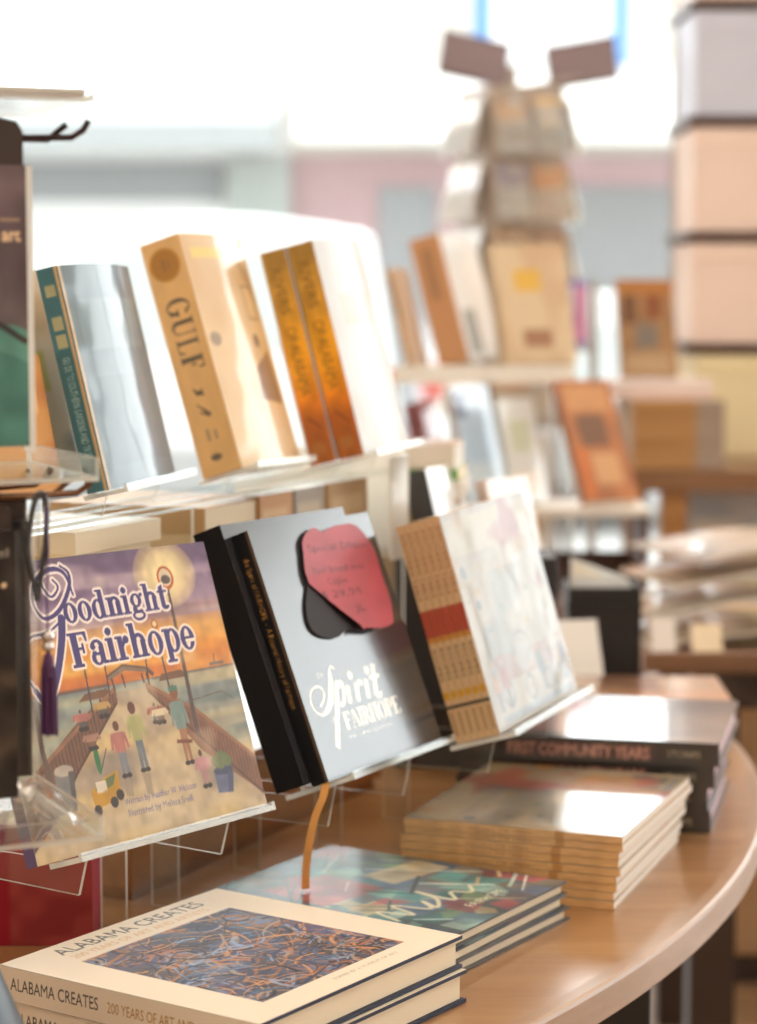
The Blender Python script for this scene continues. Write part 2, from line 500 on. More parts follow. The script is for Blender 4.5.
class Ink:
    def __init__(s, W, H, px, bg, ss=2):
        s.W, s.H, s.ss = W, H, ss
        s.w = max(3, int(round(W / px))); s.h = max(3, int(round(H / px)))
        s.a = np.empty((s.h * ss, s.w * ss, 3)); s.a[:] = hexc(bg) if isinstance(bg, str) else bg
        s.k = np.array([s.w * ss / W, s.h * ss / H])

    def _p(s, pts):
        return np.asarray(pts, float) * s.k

    def _bb(s, P):
        x0, y0 = np.floor(P.min(0)).astype(int); x1, y1 = np.ceil(P.max(0)).astype(int)
        return max(x0, 0), min(x1 + 1, s.a.shape[1]), max(y0, 0), min(y1 + 1, s.a.shape[0])

    def pm(s, pts, M, op='+'):
        P = s._p(pts); x0, x1, y0, y1 = s._bb(P)
        if x1 <= x0 or y1 <= y0: return
        X = np.arange(x0, x1) + .5; Y = (np.arange(y0, y1) + .5)[:, None]
        ins = np.zeros((y1 - y0, x1 - x0), bool)
        n = len(P)
        for i in range(n):
            ax, ay = P[i]; bx, by = P[(i + 1) % n]
            if ay == by: continue
            c = ((ay > Y) != (by > Y))
            xi = ax + (Y - ay) * (bx - ax) / (by - ay)
            ins ^= c & (X < xi)
        if op == '+': M[y0:y1, x0:x1] |= ins
        else: M[y0:y1, x0:x1] &= ~ins

    def mask(s):
        return np.zeros(s.a.shape[:2], bool)

    def put(s, M, col, a=1.0):
        c = np.array(hexc(col) if isinstance(col, str) else col)
        s.a[M] = s.a[M] * (1 - a) + c * a

    def poly(s, pts, col, a=1.0):
        M = s.mask(); s.pm(pts, M); s.put(M, col, a)

    def rect(s, x0, x1, y0, y1, col, a=1.0):
        s.poly(R_(x0, x1, y0, y1), col, a)

    def ell(s, cx, cy, rx, ry, col, a=1.0):
        s.poly(EL(cx, cy, rx, ry), col, a)

    def line(s, pts, w, col, a=1.0, M=None):
        own = M is None
        if own: M = s.mask()
        ws = w if isinstance(w, (list, tuple)) else [w] * len(pts)
        for i in range(len(pts) - 1):
            (ax, ay), (bx, by) = pts[i], pts[i + 1]
            dx, dy = bx - ax, by - ay; l = math.hypot(dx, dy) or 1e-9
            nx, ny = -dy / l, dx / l; wa, wb = ws[i] / 2, ws[i + 1] / 2
            s.pm([(ax + nx * wa, ay + ny * wa), (bx + nx * wb, by + ny * wb), (bx - nx * wb, by - ny * wb), (ax - nx * wa, ay - ny * wa)], M)
            if len(pts) > 2 and 0 < i: s.pm(EL(ax, ay, wa, wa, n=8), M)
        if own: s.put(M, col, a)
        return M

    def glow(s, cx, cy, rx, ry, col, a=1.0, p=1.0):
        X = (np.arange(s.a.shape[1]) + .5) / s.k[0]; Y = ((np.arange(s.a.shape[0]) + .5) / s.k[1])[:, None]
        d = np.sqrt(((X - cx) / rx) ** 2 + ((Y - cy) / ry) ** 2)
        f = (np.clip(1 - d, 0, 1) ** p * a)[..., None]
        s.a = s.a * (1 - f) + np.array(hexc(col)) * f

    def bands(s, stops, x0=None, x1=None):
        ys = [q[0] for q in stops]; cs = np.array([hexc(q[1]) for q in stops])
        Y = (np.arange(s.a.shape[0]) + .5) / s.k[1]
        g = np.stack([np.interp(Y, ys, cs[:, i]) for i in range(3)], -1)
        i0 = 0 if x0 is None else int(x0 * s.k[0]); i1 = s.a.shape[1] if x1 is None else int(x1 * s.k[0])
        s.a[:, i0:i1] = g[:, None]

    def field(s, nx, ny, seed):
        r = np.random.RandomState(seed).rand(ny + 2, nx + 2)
        yy = np.linspace(0, ny, s.a.shape[0]); xx = np.linspace(0, nx, s.a.shape[1])
        yi = yy.astype(int); xi = xx.astype(int); fy = yy - yi; fx = xx - xi
        fy = (fy * fy * (3 - 2 * fy))[:, None]; fx = fx * fx * (3 - 2 * fx)
        A = r[yi][:, xi]; B = r[yi][:, xi + 1]; C = r[yi + 1][:, xi]; D = r[yi + 1][:, xi + 1]
        return (A * (1 - fx) + B * fx) * (1 - fy) + (C * (1 - fx) + D * fx) * fy

    def mottle(s, nx, ny, amp, seed, region=None):
        f = (s.field(nx, ny, seed) - .5) * 2 * amp
        if region is not None: f = f * region
        s.a = np.clip(s.a * (1 + f[..., None]), 0, 1)

    def wash(s, nx, ny, col, lo, hi, seed, region=None, a=1.0):
        f = np.clip((s.field(nx, ny, seed) - lo) / (hi - lo), 0, 1) * a
        if region is not None: f = f * region
        f = f[..., None]
        s.a = s.a * (1 - f) + np.array(hexc(col)) * f

    def reg(s, pts):
        M = s.mask(); s.pm(pts, M); return M

    def text(s, txt, x, y, h, col, ang=0.0, width=None, bold=0.0, a=1.0, M=None):
        v, t, w = sans(txt)
        sx = h / 0.72; sy = h / 0.72
        if width: sx = width / w
        ca, sa = math.cos(math.radians(ang)), math.sin(math.radians(ang))
        P = np.stack([x + v[:, 0] * sx * ca - v[:, 1] * sy * sa, y + v[:, 0] * sx * sa + v[:, 1] * sy * ca], -1)
        own = M is None
        if own: M = s.mask()
        for q in t:
            s.pm(P[q], M)
        if bold: M = s.grow(M, bold)
        if own: s.put(M, col, a)
        return M

    def serif(s, txt, x, y, h, width=None, shear=0.0, ang=0.0, sp=0.02, M=None):
        tot = sum(SERIF[c][0] + sp for c in txt)
        sy = h / 0.72; sx = (width / tot) if width else sy
        ca, sa = math.cos(math.radians(ang)), math.sin(math.radians(ang))
        if M is None: M = s.mask()
        cx = 0.0
        for c in txt:
            G = s.mask()
            for (op, pts) in SERIF[c][1]:
                q = [((p[0] + cx) * sx + shear * p[1] * sy, p[1] * sy) for p in pts]
                s.pm([(x + u * ca - v * sa, y + u * sa + v * ca) for u, v in q], G, op)
            M |= G
            cx += SERIF[c][0] + sp
        return M

    def grow(s, M, r):
        k = max(1, int(round(r * s.k[0]))); o = M.copy()
        for dx in range(-k, k + 1):
            for dy in range(-k, k + 1):
                if dx * dx + dy * dy <= k * k + .5:
                    q = np.zeros_like(M)
                    q[max(dy, 0):M.shape[0] + min(dy, 0), max(dx, 0):M.shape[1] + min(dx, 0)] = M[max(-dy, 0):M.shape[0] + min(-dy, 0), max(-dx, 0):M.shape[1] + min(-dx, 0)]
                    o |= q
        return o

    def mesh(s, name, mat, parent, P0, du, dv, bow=0.0, nrm=None):
        """sheet through P0 spanned by du (along W) and dv (along H)"""
        c = s.a.reshape(s.h, s.ss, s.w, s.ss, 3).mean((1, 3))
        c = np.where(c <= 0.04045, c / 12.92, ((c + 0.055) / 1.055) ** 2.4)
        c = np.pad(c, ((0, 1), (0, 1), (0, 0)), mode='edge')
        H, W = s.h + 1, s.w + 1
        uu = np.linspace(0, 1, W)[None, :, None]; vv = np.linspace(0, 1, H)[:, None, None]
        co = np.array(P0) + uu * np.array(du) + vv * np.array(dv)
        if bow:
            co = co + np.sin(uu * PI) * bow * np.array(nrm) + vv * 0
        i = np.arange(H * W).reshape(H, W)
        q = np.stack([i[:-1, :-1], i[:-1, 1:], i[1:, 1:], i[1:, :-1]], -1).reshape(-1, 4)
        me = bpy.data.meshes.new(name)
        me.vertices.add(H * W); me.vertices.foreach_set('co', co.reshape(-1).astype(np.float32))
        me.loops.add(q.size); me.loops.foreach_set('vertex_index', q.reshape(-1).astype(np.int32))
        me.polygons.add(len(q)); me.polygons.foreach_set('loop_start', np.arange(0, q.size, 4, dtype=np.int32))
        me.update(calc_edges=True)
        at_ = me.color_attributes.new('ink', 'FLOAT_COLOR', 'POINT')
        at_.data.foreach_set('color', np.concatenate([c.reshape(-1, 3), np.ones((H * W, 1))], 1).reshape(-1).astype(np.float32))
        me.polygons.foreach_set('use_smooth', [True] * len(q))
        me.materials.append(mat)
        me.validate()
        o = bpy.data.objects.new(name, me); COL.objects.link(o)
        if parent is not None: o.parent = parent
        return o


# ------------------------------------------------------------------ books
PAPER = pages_mat('paper_edges', 'f3e6cf', 'd9c6a6', 420)
PAPER_W = pages_mat('white_paper_edges', 'f2efe9', 'cfc8be', 300)
PAPER_T = pages_mat('tan_paper_edges', 'c9a47a', 'a5825c', 300)


def book(name, label, cat, M, W, H, Th, cover, pages=None, hard=True, front=None, spine=None, ink_mat=None, spine_mat=None, group=None, round_spine=0.0, bow=0.0, board=0.003):
    pages = pages or PAPER
    t = thing(name, label, cat, M, group)
    ct = board if hard else 0.0006
    ov = 0.004 if hard else 0.0003
    # the case: back board, spine and front board as one bent sheet
    n = 6
    if round_spine > 0:
        sp_o = [(-round_spine * math.sin(PI * k / n), Th * k / n) for k in range(n + 1)]
        sp_i = [(ct - round_spine * math.sin(PI * k / n) * 0.8, ct + (Th - 2 * ct) * k / n) for k in range(n + 1)]
    else:
        sp_o = [(0, 0), (0, Th)]; sp_i = [(ct, ct), (ct, Th - ct)]
    poly = [(W, ct), (W, 0)] + sp_o + [(W, Th), (W, Th - ct)] + sp_i[::-1]
    mb = MB(); mb.prism(poly, 0, H, 0)
    mb.build('cover', cover, t)
    pb = MB(); pb.box(ct * 1.02, W - ov, ct * 1.02, Th - ct * 1.02, ov, H - ov)
    pb.build('page_block', pages, t)
    e = 0.0002
    if front is not None:
        front.mesh('cover_print', ink_mat, t, (0, -e, 0), (W, 0, 0), (0, 0, H), bow, (0, -1, 0))
    if spine is not None:
        # text runs from head to foot, letters' tops towards the front cover
        o = spine.mesh('spine_print', spine_mat or ink_mat, t, (-e - round_spine, Th, H), (0, 0, -H), (0, -Th, 0))
    return t


def easel(label, M, W, Th, H, ztop, wide=None, yaw=0.0, rear=None):
    """clear acrylic book easel: back plate, ledge, lip, two gusset feet; M is the book's frame"""
    t = thing('book_easel', label, 'book stand', M, 'clear acrylic book easels on the display tiers')
    x0, x1 = wide or (0.0, W)
    mb = MB(); mb.box(x0, x1, -0.015, Th + 0.006, -0.0052, -0.0008, thin=(0, 1)); mb.build('ledge', [CLEAR, LEDGE], t)
    mb = MB(); mb.box(x0 + W * .12, x1 - W * .12, Th + 0.0012, Th + 0.0052, -0.0008, H * 0.62, thin=(0, 1)); mb.build('back_plate', [CLEAR, EDGE], t)
    mb = MB(); mb.box(x0, x1, -0.0185, -0.0150, -0.0052, 0.0020, thin=(0, 1)); mb.build('front_lip', [CLEAR, LEDGE], t)
    Mi = M.inverted()
    R = Matrix.Rotation(math.radians(yaw), 4, 'Z')
    for fx in (0.12, 0.85):
        c = M @ Vector((x0 + (x1 - x0) * fx, 0.002, -0.0056)); d = M @ Vector((x0 + (x1 - x0) * fx, Th + 0.004, -0.0056))
        L = math.hypot(d.x - c.x, d.y - c.y); dz = d.z - c.z
        zb = ztop - c.z + 0.0004
        if rear is None:        # short gusset down to the tier
            side = [(L * .5, dz * .5), (L, dz), (L + .03, zb), (L * .5 + .004, zb)]
        else:                   # bracket running back to a tall leg on the table
            side = [(L * .3, dz * .3), (L, dz), (rear, dz - .004), (rear, zb), (rear - .03, zb), (rear - .03, dz - .026), (L * .3 + .008, dz - .026)]
        mb.prism(side, -0.0015, 0.0015, 0, 'yz', side=1, M=Mi @ (Matrix.Translation(c) @ R))
        mb.build('foot', [CLEAR, EDGE], t)
    return t


CLEAR = clear_mat('clear_acrylic')
EDGE = frost_mat('acrylic_edge', 'f3f2ea', 0.2)
LEDGE = frost_mat('bright_acrylic_edge', 'f6f4ec', 0.08)
GLASS = clear_mat('window_glass', (0.985, 0.995, 0.99), 0.8, 0.0)
FROST = frost_mat('frosted_plastic', 'f4f1ea', 0.12)
FROSTC = frost_mat('smoky_clear_plastic', 'f1ede4', 0.62)
POLY = clear_mat('thin_plastic_film', (0.97, 0.97, 0.97), 1.6, 0.08)

GLOSSY = painted('glossy_print', 0.35, 1.0, 0.05)
GLARE = painted('gloss_jacket_print', 0.4, 0.62, 0.08, bump=0.35)
JACKET = painted('jacket_print', 0.45, 0.20, 0.10)
SATIN = painted('satin_print', 0.5, 0.03, 0.25, 0.3)
MATTE = painted('matte_print', 0.6, 0.0, 0.04, 0.2)
# ------------------------------------------------------------------ the setting
WALL = pmat('warm_white_paint', 'efe9df', 0.85, 0.2, var=0.02)
def structure(name, mb, m, parent=None, bevel=0.0):
    o = mb.build(name, m, parent, bevel=bevel)
    if parent is None: o['kind'] = 'structure'
    return o

XL, XR, YB, YF = -4.0, 9.5, -3.0, 8.8
WT = 3.95
WR = 3.4
FLOOR = wood_mat('floor_boards', '8a6a4c', 'b08c68', 0.3, 0.3, 2.0, (1.5, 10, 10))
mb = MB(); mb.box(XL, XR, YB, YF + 0.15, -0.1, 0.0); structure('floor', mb, FLOOR)
mb = MB(); mb.box(XL, XR, YB, YF + 0.15, CEIL_Z, CEIL_Z + 0.1); structure('ceiling', mb, WALL)
mb = MB(); mb.box(XL - 0.1, XL, YB, YF + 0.15, 0, CEIL_Z); structure('wall_left', mb, WALL)
mb = MB(); mb.box(XL - 0.1, XR + 0.1, YB - 0.1, YB, 0, CEIL_Z); structure('wall_rear', mb, WALL)
mb = MB(); mb.box(XR, XR + 0.1, YB, 0.6, 0, CEIL_Z); mb.box(XR, XR + 0.1, 0.6, 6.3, WR, CEIL_Z); mb.box(XR, XR + 0.1, 6.3, YF + 0.15, WT, CEIL_Z); structure('wall_right', mb, WALL)
mb = MB(); mb.box(XL, XR, YF, YF + 0.15, WT, CEIL_Z); structure('wall_front', mb, WALL)
mb = MB(); mb.box(XL, XR, YF - 0.02, YF + 0.12, 0, 0.16); structure('trim_1', mb, pmat('dark_bronze', '3c352f', 0.4, 0.5, 0.3))
for k, (a, b_) in enumerate([(-4.0, -2.2), (-2.2, 2.6), (2.6, 5.8), (5.8, 9.5)]):
    mb = MB()
    for xx in (a, b_):
        mb.box(xx - 0.03, xx + 0.03, YF + 0.0, YF + 0.1, 0.16, WT)
    mb.box(a, b_, YF, YF + 0.1, WT - 0.06, WT)
    w = structure('window_%d' % (k + 1), mb, MATS['dark_bronze'])
    mb = MB(); mb.box(a + 0.03, b_ - 0.03, YF + 0.04, YF + 0.046, 0.16, WT - 0.06); mb.build('pane', GLASS, w)
for k, (a, b_, top) in enumerate([(0.6, 6.3, WR), (6.3, YF, WT)]):
    mb = MB()
    for yy in ((a, (a + b_) / 2, b_) if k == 0 else (a, b_ - .03)):
        mb.box(XR, XR + 0.08, yy - 0.03, yy + 0.03, 0, top)
    w = structure('window_%d' % (5 + k), mb, MATS['dark_bronze'])
    mb = MB(); mb.box(XR + 0.03, XR + 0.036, a + .03, b_ - 0.06, 0.02, top - 0.02); mb.build('pane', GLASS, w)
# recessed ceiling panels that carry the lamps
FIXT = pmat('lamp_frame_white', 'f2f2f0', 0.5)
DIFF = lamp_mat('lamp_diffuser', (1.0, 0.92, 0.8), 2.0)
for k, (lx, ly) in enumerate(LAMPS):
    t = thing('ceiling_light', 'warm lit rectangular light panel set in the shop ceiling', 'ceiling light', T(lx, ly, CEIL_Z), 'light panels across the ceiling')
    mb = MB()
    for (a, b_, c, d) in ((-.62, .62, -.32, -.29), (-.62, .62, .29, .32), (-.62, -.59, -.29, .29), (.59, .62, -.29, .29)):
        mb.box(a, b_, c, d, -0.022, 0.0)
    mb.build('frame', FIXT, t)
    mb = MB(); mb.box(-.59, .59, -.29, .29, -0.012, -0.001); mb.build('diffuser', DIFF, t)

# ---- outside: pavement, street, the shops across it
PAVE = pmat('pale_concrete', 'cfcdc8', 0.9, 0.2, vscale=3)
mb = MB(); mb.box(-40, 45, YF + 0.15, 60, -0.3, -0.12); structure('street', mb, pmat('street_asphalt', 'b9b8b6', 0.9, 0.2, vscale=2))
mb = MB(); mb.box(-40, 45, YF + 0.15, 10.6, -0.12, -0.02); structure('sidewalk', mb, PAVE)
CREAM_W = pmat('cream_render', 'd6d0c6', 0.9, 0.1, vscale=1.2, var=0.03)
GREYW = pmat('grey_shopfront', '98999a', 0.7, 0.3)
DARKW = pmat('grey_shop_glass', '9ea1a3', 0.5, 0.5)  # one even grey for the shop window and door glass
PINKW = pmat('pink_brick', 'c3a6a8', 0.9, 0.1)
AWN = pmat('grey_awning_cloth', 'a9adad', 0.8, 0.1, var=0.03)
AWNW = pmat('white_awning_cloth', 'f1efeb', 0.8, 0.1, var=0.02)
GREENW = pmat('sage_column', 'b5bbb6', 0.8, 0.1)
BLUE = pmat('blue_shutter_paint', '5b93cf', 0.6, 0.3)
t = thing('shop_building', 'low white shop building across the street with a long grey awning', 'building', T(-3.0, 22.0, -0.12))
mb = MB(); mb.box(-6, 2.15, 0, 6, 0, 3.35); mb.build('wall', pmat('white_render', 'f0efec', 0.9, 0.1, var=0.02), t)
mb = MB(); mb.box(-5.6, 1.5, -0.06, 0.02, 2.32, 2.68); mb.build('shop_window', DARKW, t)
mb = MB(); mb.prism([(-1.4, 2.72), (0.0, 3.2), (0.0, 3.26), (-1.42, 2.98)], -5.8, 2.05, 0, 'yz'); mb.build('awning', AWN, t)
mb = MB(); mb.box(1.55, 2.15, -0.25, 0.0, 0, 2.7); mb.build('column', GREENW, t)
t = thing('shop_building', 'tall cream building across the street with pink brick ground floor and white awning', 'building', T(-0.85, 22.0, -0.12))
mb = MB(); mb.box(0, 12, 0, 6, 0, 4.55); mb.build('wall', CREAM_W, t)
mb = MB(); mb.box(0.0, 5.2, -0.05, 0.0, 0, 2.75); mb.build('brick_front', PINKW, t)
mb = MB(); mb.prism([(-1.4, 2.78), (0.0, 3.55), (0.0, 3.62), (-1.45, 2.86)], 0.1, 5.4, 0, 'yz'); mb.build('awning', AWNW, t)
for (a, b_) in ((0.85, 1.4), (2.5, 5.15)):
    mb = MB(); mb.box(a, b_, -0.09, -0.05, 0.1 if a < 1 else 0.5, 2.45); mb.build('shop_window' if a > 1 else 'shop_door', DARKW if a < 1 else GREYW, t)
mb = MB(); mb.box(1.93, 3.1, -0.05, 0.0, 3.63, 4.4); fr = mb.build('upper_window', pmat('white_sash', 'f7f7f6', 0.5), t)
for xx in (1.78, 3.1):
    mb = MB(); mb.box(xx, xx + 0.13, -0.09, 0.0, 3.6, 4.42); mb.build('shutter', BLUE, t)

def vehicle(name, label, cat, x, y, w, h, d, paint, roof_r):
    t = thing(name, label, cat, T(x, y, -0.12))
    hw = w / 2
    body = [(-hw, .35), (-hw * 1.02, .75), (-hw * .97, h * .55), (-hw * .86, h * .92)] + [(-hw * .86 + hw * 1.72 * k / 8, h * .92 + roof_r * math.sin(PI * k / 8)) for k in range(1, 8)] + [(hw * .86, h * .92), (hw * .97, h * .55), (hw * 1.02, .75), (hw, .35)]
    mb = MB(); mb.prism(body, 0, d, 0, 'xz', smooth=False); mb.build('body', paint, t, bevel=0.04)
    mb = MB(); mb.prism([(-hw * .8, h * .58), (hw * .8, h * .58), (hw * .72, h * .86), (-hw * .72, h * .86)], -0.012, 0.0, 0, 'xz'); mb.build('rear_window', pmat('pale_reflective_glass', 'cdd6d8', 0.1, 0.8), t)
    mb = MB(); mb.box(-hw * 1.0, hw * 1.0, -0.09, 0.02, .32, .58); mb.build('bumper', pmat('grey_bumper', 'b5b7b8', 0.5), t, bevel=0.03)
    for sx in (-1, 1):
        mb = MB(); mb.box(sx * hw * .9 - .08, sx * hw * .9 + .08, -0.02, 0.01, .8, 1.02); mb.build('tail_lamp', pmat('red_lamp', 'c46a62', 0.3), t)
        for yy in (0.7, d - 0.7):
            mb = MB(); mb.prism(EL(0, .32, .32, .32, n=20)[:-1], -.1, .1, 0, 'yz', M=T(sx * (hw - .12), yy, 0)); mb.build('wheel', pmat('tyre_rubber', '2a2a2a', 0.8), t)
    return t

WHITEP = pmat('white_car_paint', 'f4f5f5', 0.25, 0.5, coat=0.6, var=0.01)
vehicle('van', 'white van parked across the street behind the leaning books', 'van', -0.93, 12.6, 2.08, 1.93, 4.3, WHITEP, 0.1)
vehicle('car', 'white car parked in the street right of the van', 'car', 1.15, 13.5, 1.8, 1.45, 4.0, WHITEP, 0.12)
# ------------------------------------------------------------------ the bow-front display table
CX_, CY_, CR_ = -1.4293, 2.8612, 1.8887
arc = [(CX_ + CR_ * math.cos(math.radians(a)), CY_ + CR_ * math.sin(math.radians(a))) for a in np.linspace(-36, 2.5, 40)]
out = [(-0.36, 1.12)] + arc + [(0.462, 3.32), (-0.28, 3.52), (-0.78, 2.7), (-1.08, 1.72)]
def chaikin(p, n):
    for _ in range(n):
        q = []
        for i in range(len(p)):
            a = Vector(p[i]); b = Vector(p[(i + 1) % len(p)]); l = (b - a).length
            f = min(0.25, 0.12 / l)
            q += [tuple(a.lerp(b, f)), tuple(a.lerp(b, 1 - f))]
        p = q
    return p
out = chaikin(out, 1); out = chaikin(out, 1)
TZ = 0.75
TOPW = wood_mat('honey_table_wood', '94673e', 'ae8458', 0.28, 0.5, 1.6, (1.5, 14, 14), math.radians(-55))
RIMW = wood_mat('pale_rim_wood', '94714f', 'a98668', 0.38, 0.3, 1.6, (3, 3, 20))
DARKLEG = pmat('black_table_base', '1d1a19', 0.5)
table = thing('display_table', 'bow-fronted honey wood display table carrying all the stacked books', 'table', T(0, 0, 0))
mb = MB(); mb.prism(out, TZ - 0.022, TZ, 0); mb.build('tabletop', TOPW, table)
mb = MB()
mb.sweep(out, [(0.0, TZ - 0.033), (0.0105, TZ - 0.032), (0.012, TZ - 0.030), (0.012, TZ - 0.004), (0.011, TZ - 0.001), (0.008, TZ + 0.0004), (-0.004, TZ + 0.0004), (-0.004, TZ - 0.033)], 0, closed=True, smooth=False)
mb.build('rim', RIMW, table)
for (lx, ly, w_, d_) in ((0.215, 2.16, .10, .06), (0.2, 3.1, .1, .1), (-0.62, 1.75, .1, .1), (-0.45, 2.9, .1, .1)):
    mb = MB(); mb.box(lx - w_ / 2, lx + w_ / 2, ly - d_ / 2, ly + d_ / 2, 0.0, TZ - 0.022); mb.build('leg', DARKLEG, table, bevel=0.004)

# ------------------------------------------------------------------ acrylic display tiers
E0 = Vector((math.cos(math.radians(54.3)), math.sin(math.radians(54.3)), 0)); N0 = Vector((E0.y, -E0.x, 0))
def rowframe(p, yaw):
    a = math.radians(yaw)
    return frame(Vector((p[0], p[1], 0)), Vector((math.cos(a), math.sin(a), 0)), Vector((0, 0, 1)), Vector((-math.sin(a), math.cos(a), 0)))
UZ = 1.134
M2 = rowframe((-0.366, 1.722), 65.0)
ris2 = thing('acrylic_riser', 'tall clear acrylic riser with rounded end under the upper row of books', 'display riser', M2)
for (ya, yb) in ((0.030, 0.042), (0.092, 0.104)):
    mb = MB(); mb.box(0.0, 1.0, ya, yb, UZ - 0.006, UZ); mb.build('top_rail', CLEAR, ris2)
path = [(x, 0.003) for x in np.linspace(0.905, 0.93, 3)] + [(0.93 + 0.097 * math.sin(math.radians(a)), 0.1 - 0.097 * math.cos(math.radians(a))) for a in range(10, 91, 8)] + [(1.027, 0.18), (1.027, 0.27)]
mb = MB(); mb.sweep(path, [(0.002, UZ - 0.10), (0.002, UZ + 0.016), (-0.002, UZ + 0.016), (-0.002, UZ - 0.10)]); mb.build('curved_end', FROST, ris2)
mb = MB(); mb.box(0.02, 0.99, 0.02, 0.27, 1.035, 1.040, thin=(0, 1)); mb.build('middle_shelf', [CLEAR, EDGE], ris2)
for sx in (0.015, 0.5, 1.0):
    mb = MB(); mb.prism([(0.115, TZ + 0.0005), (0.27, TZ + 0.0005), (0.27, UZ - 0.006), (0.03, UZ - 0.006), (0.03, 0.90), (0.115, 0.90)], sx - 0.003, sx + 0.003, 0, 'yz', side=1); mb.build('leg', [CLEAR, EDGE], ris2)

pl = thing('display_plinth', 'long brown wooden plinth behind the front row, under the tall riser', 'display riser', M2 @ T(0.42, 0.055, TZ))
mb = MB(); mb.box(0, .57, 0, .05, .012, .098); mb.build('body', wood_mat('chestnut_plinth', '6f431f', 'a06a36', .35, .3, 2.0, (2, 10, 10)), pl, bevel=.002)
mb = MB(); mb.box(-.006, .576, -.006, .056, .098, .106); mb.build('cap', MATS['chestnut_plinth'], pl)
mb = MB(); mb.box(.01, .56, .005, .045, 0, .012); mb.build('foot', MATS['chestnut_plinth'], pl)

# ------------------------------------------------------------------ the cream art books in front ("ALABAMA CREATES")
def alabama():
    W, H, Th = 0.277, 0.260, 0.0275
    f = Ink(W, H, 0.0011, 'eadbc6')
    X = lambda u: u * W
    Y = lambda v: v * H
    # the painting: a tangle of boughs over blue and violet
    pm = f.reg(R_(X(.155), X(.845), Y(.115), Y(.815))).astype(float)
    f.put(pm > 0, '56546a')
    f.wash(9, 9, '2d3350', .3, .7, 3, pm, .9); f.wash(8, 7, '7a88a6', .5, .8, 5, pm, .8); f.wash(10, 9, '4b3a35', .55, .8, 6, pm, .8)
    f.wash(6, 6, '5f4f74', .55, .8, 8, pm, .7)
    rd = random.Random(11)
    cols = ['b9764a', 'd0925c', '8e5a3c', '1c1d28', '27304f', '8fa0bd', 'a58f80', '5b4136', '4a6484', 'a8683f', '171821']
    save = f.a.copy()
    for k in range(430):
        x, y = X(rd.uniform(.13, .86)), Y(rd.uniform(.09, .84)); a = rd.uniform(0, 2 * PI); pts = [(x, y)]
        c = rd.uniform(-.7, .7)
        for j in range(5):
            a += c; x += .011 * math.cos(a); y += .011 * math.sin(a) * .8; pts.append((x, y))
        w = rd.uniform(.0012, .0042)
        f.line(pts, [w, w, w * .9, w * .7, w * .5, w * .3], rd.choice(cols), .9)
    f.a = np.where(pm[..., None] > 0, f.a, save)
    f.text('ALABAMA CREATES', X(.17), Y(.905), Y(.062), '4a4540', width=X(.66))
    f.text('200 YEARS OF ART AND ARTISTS', X(.17), Y(.85), Y(.032), 'd3a570', width=X(.62))
    f.text('EDITED BY A MUSEUM OF ART', X(.43), Y(.066), Y(.016), 'a99c8c', width=X(.32))
    s = Ink(H, Th, 0.0006, 'eadbc6')
    s.text('ALABAMA CREATES', .012, .0095, .0105, '3e3934', width=.092)
    s.text('200 YEARS OF ART AND ARTISTS', .113, .0095, .0088, 'b4823f', width=.118)
    s.rect(.236, .252, .009, .018, '5a544c')
    return W, H, Th, f, s
W, H, Th, f_, s_ = alabama()
NAVY = pmat('navy_boards', '1f2740', 0.6)
A_M = lying((-0.0868, 1.598), 145.6, TZ + 2 * Th + 0.0012)
b1 = book('hardcover_book', 'top cream hardcover lettered ALABAMA CREATES at the table front', 'book', A_M, W, H, Th, NAVY, PAPER, True, f_, s_, SATIN, group='cream art hardcovers at the table front')
# dust jacket paper over boards: jacket foot edge and hinge
A_M2 = lying((-0.0850, 1.5965), 145.2, TZ + Th + 0.0004)
copy_tree(b1, A_M2, 'lower cream hardcover under the one lettered ALABAMA CREATES')

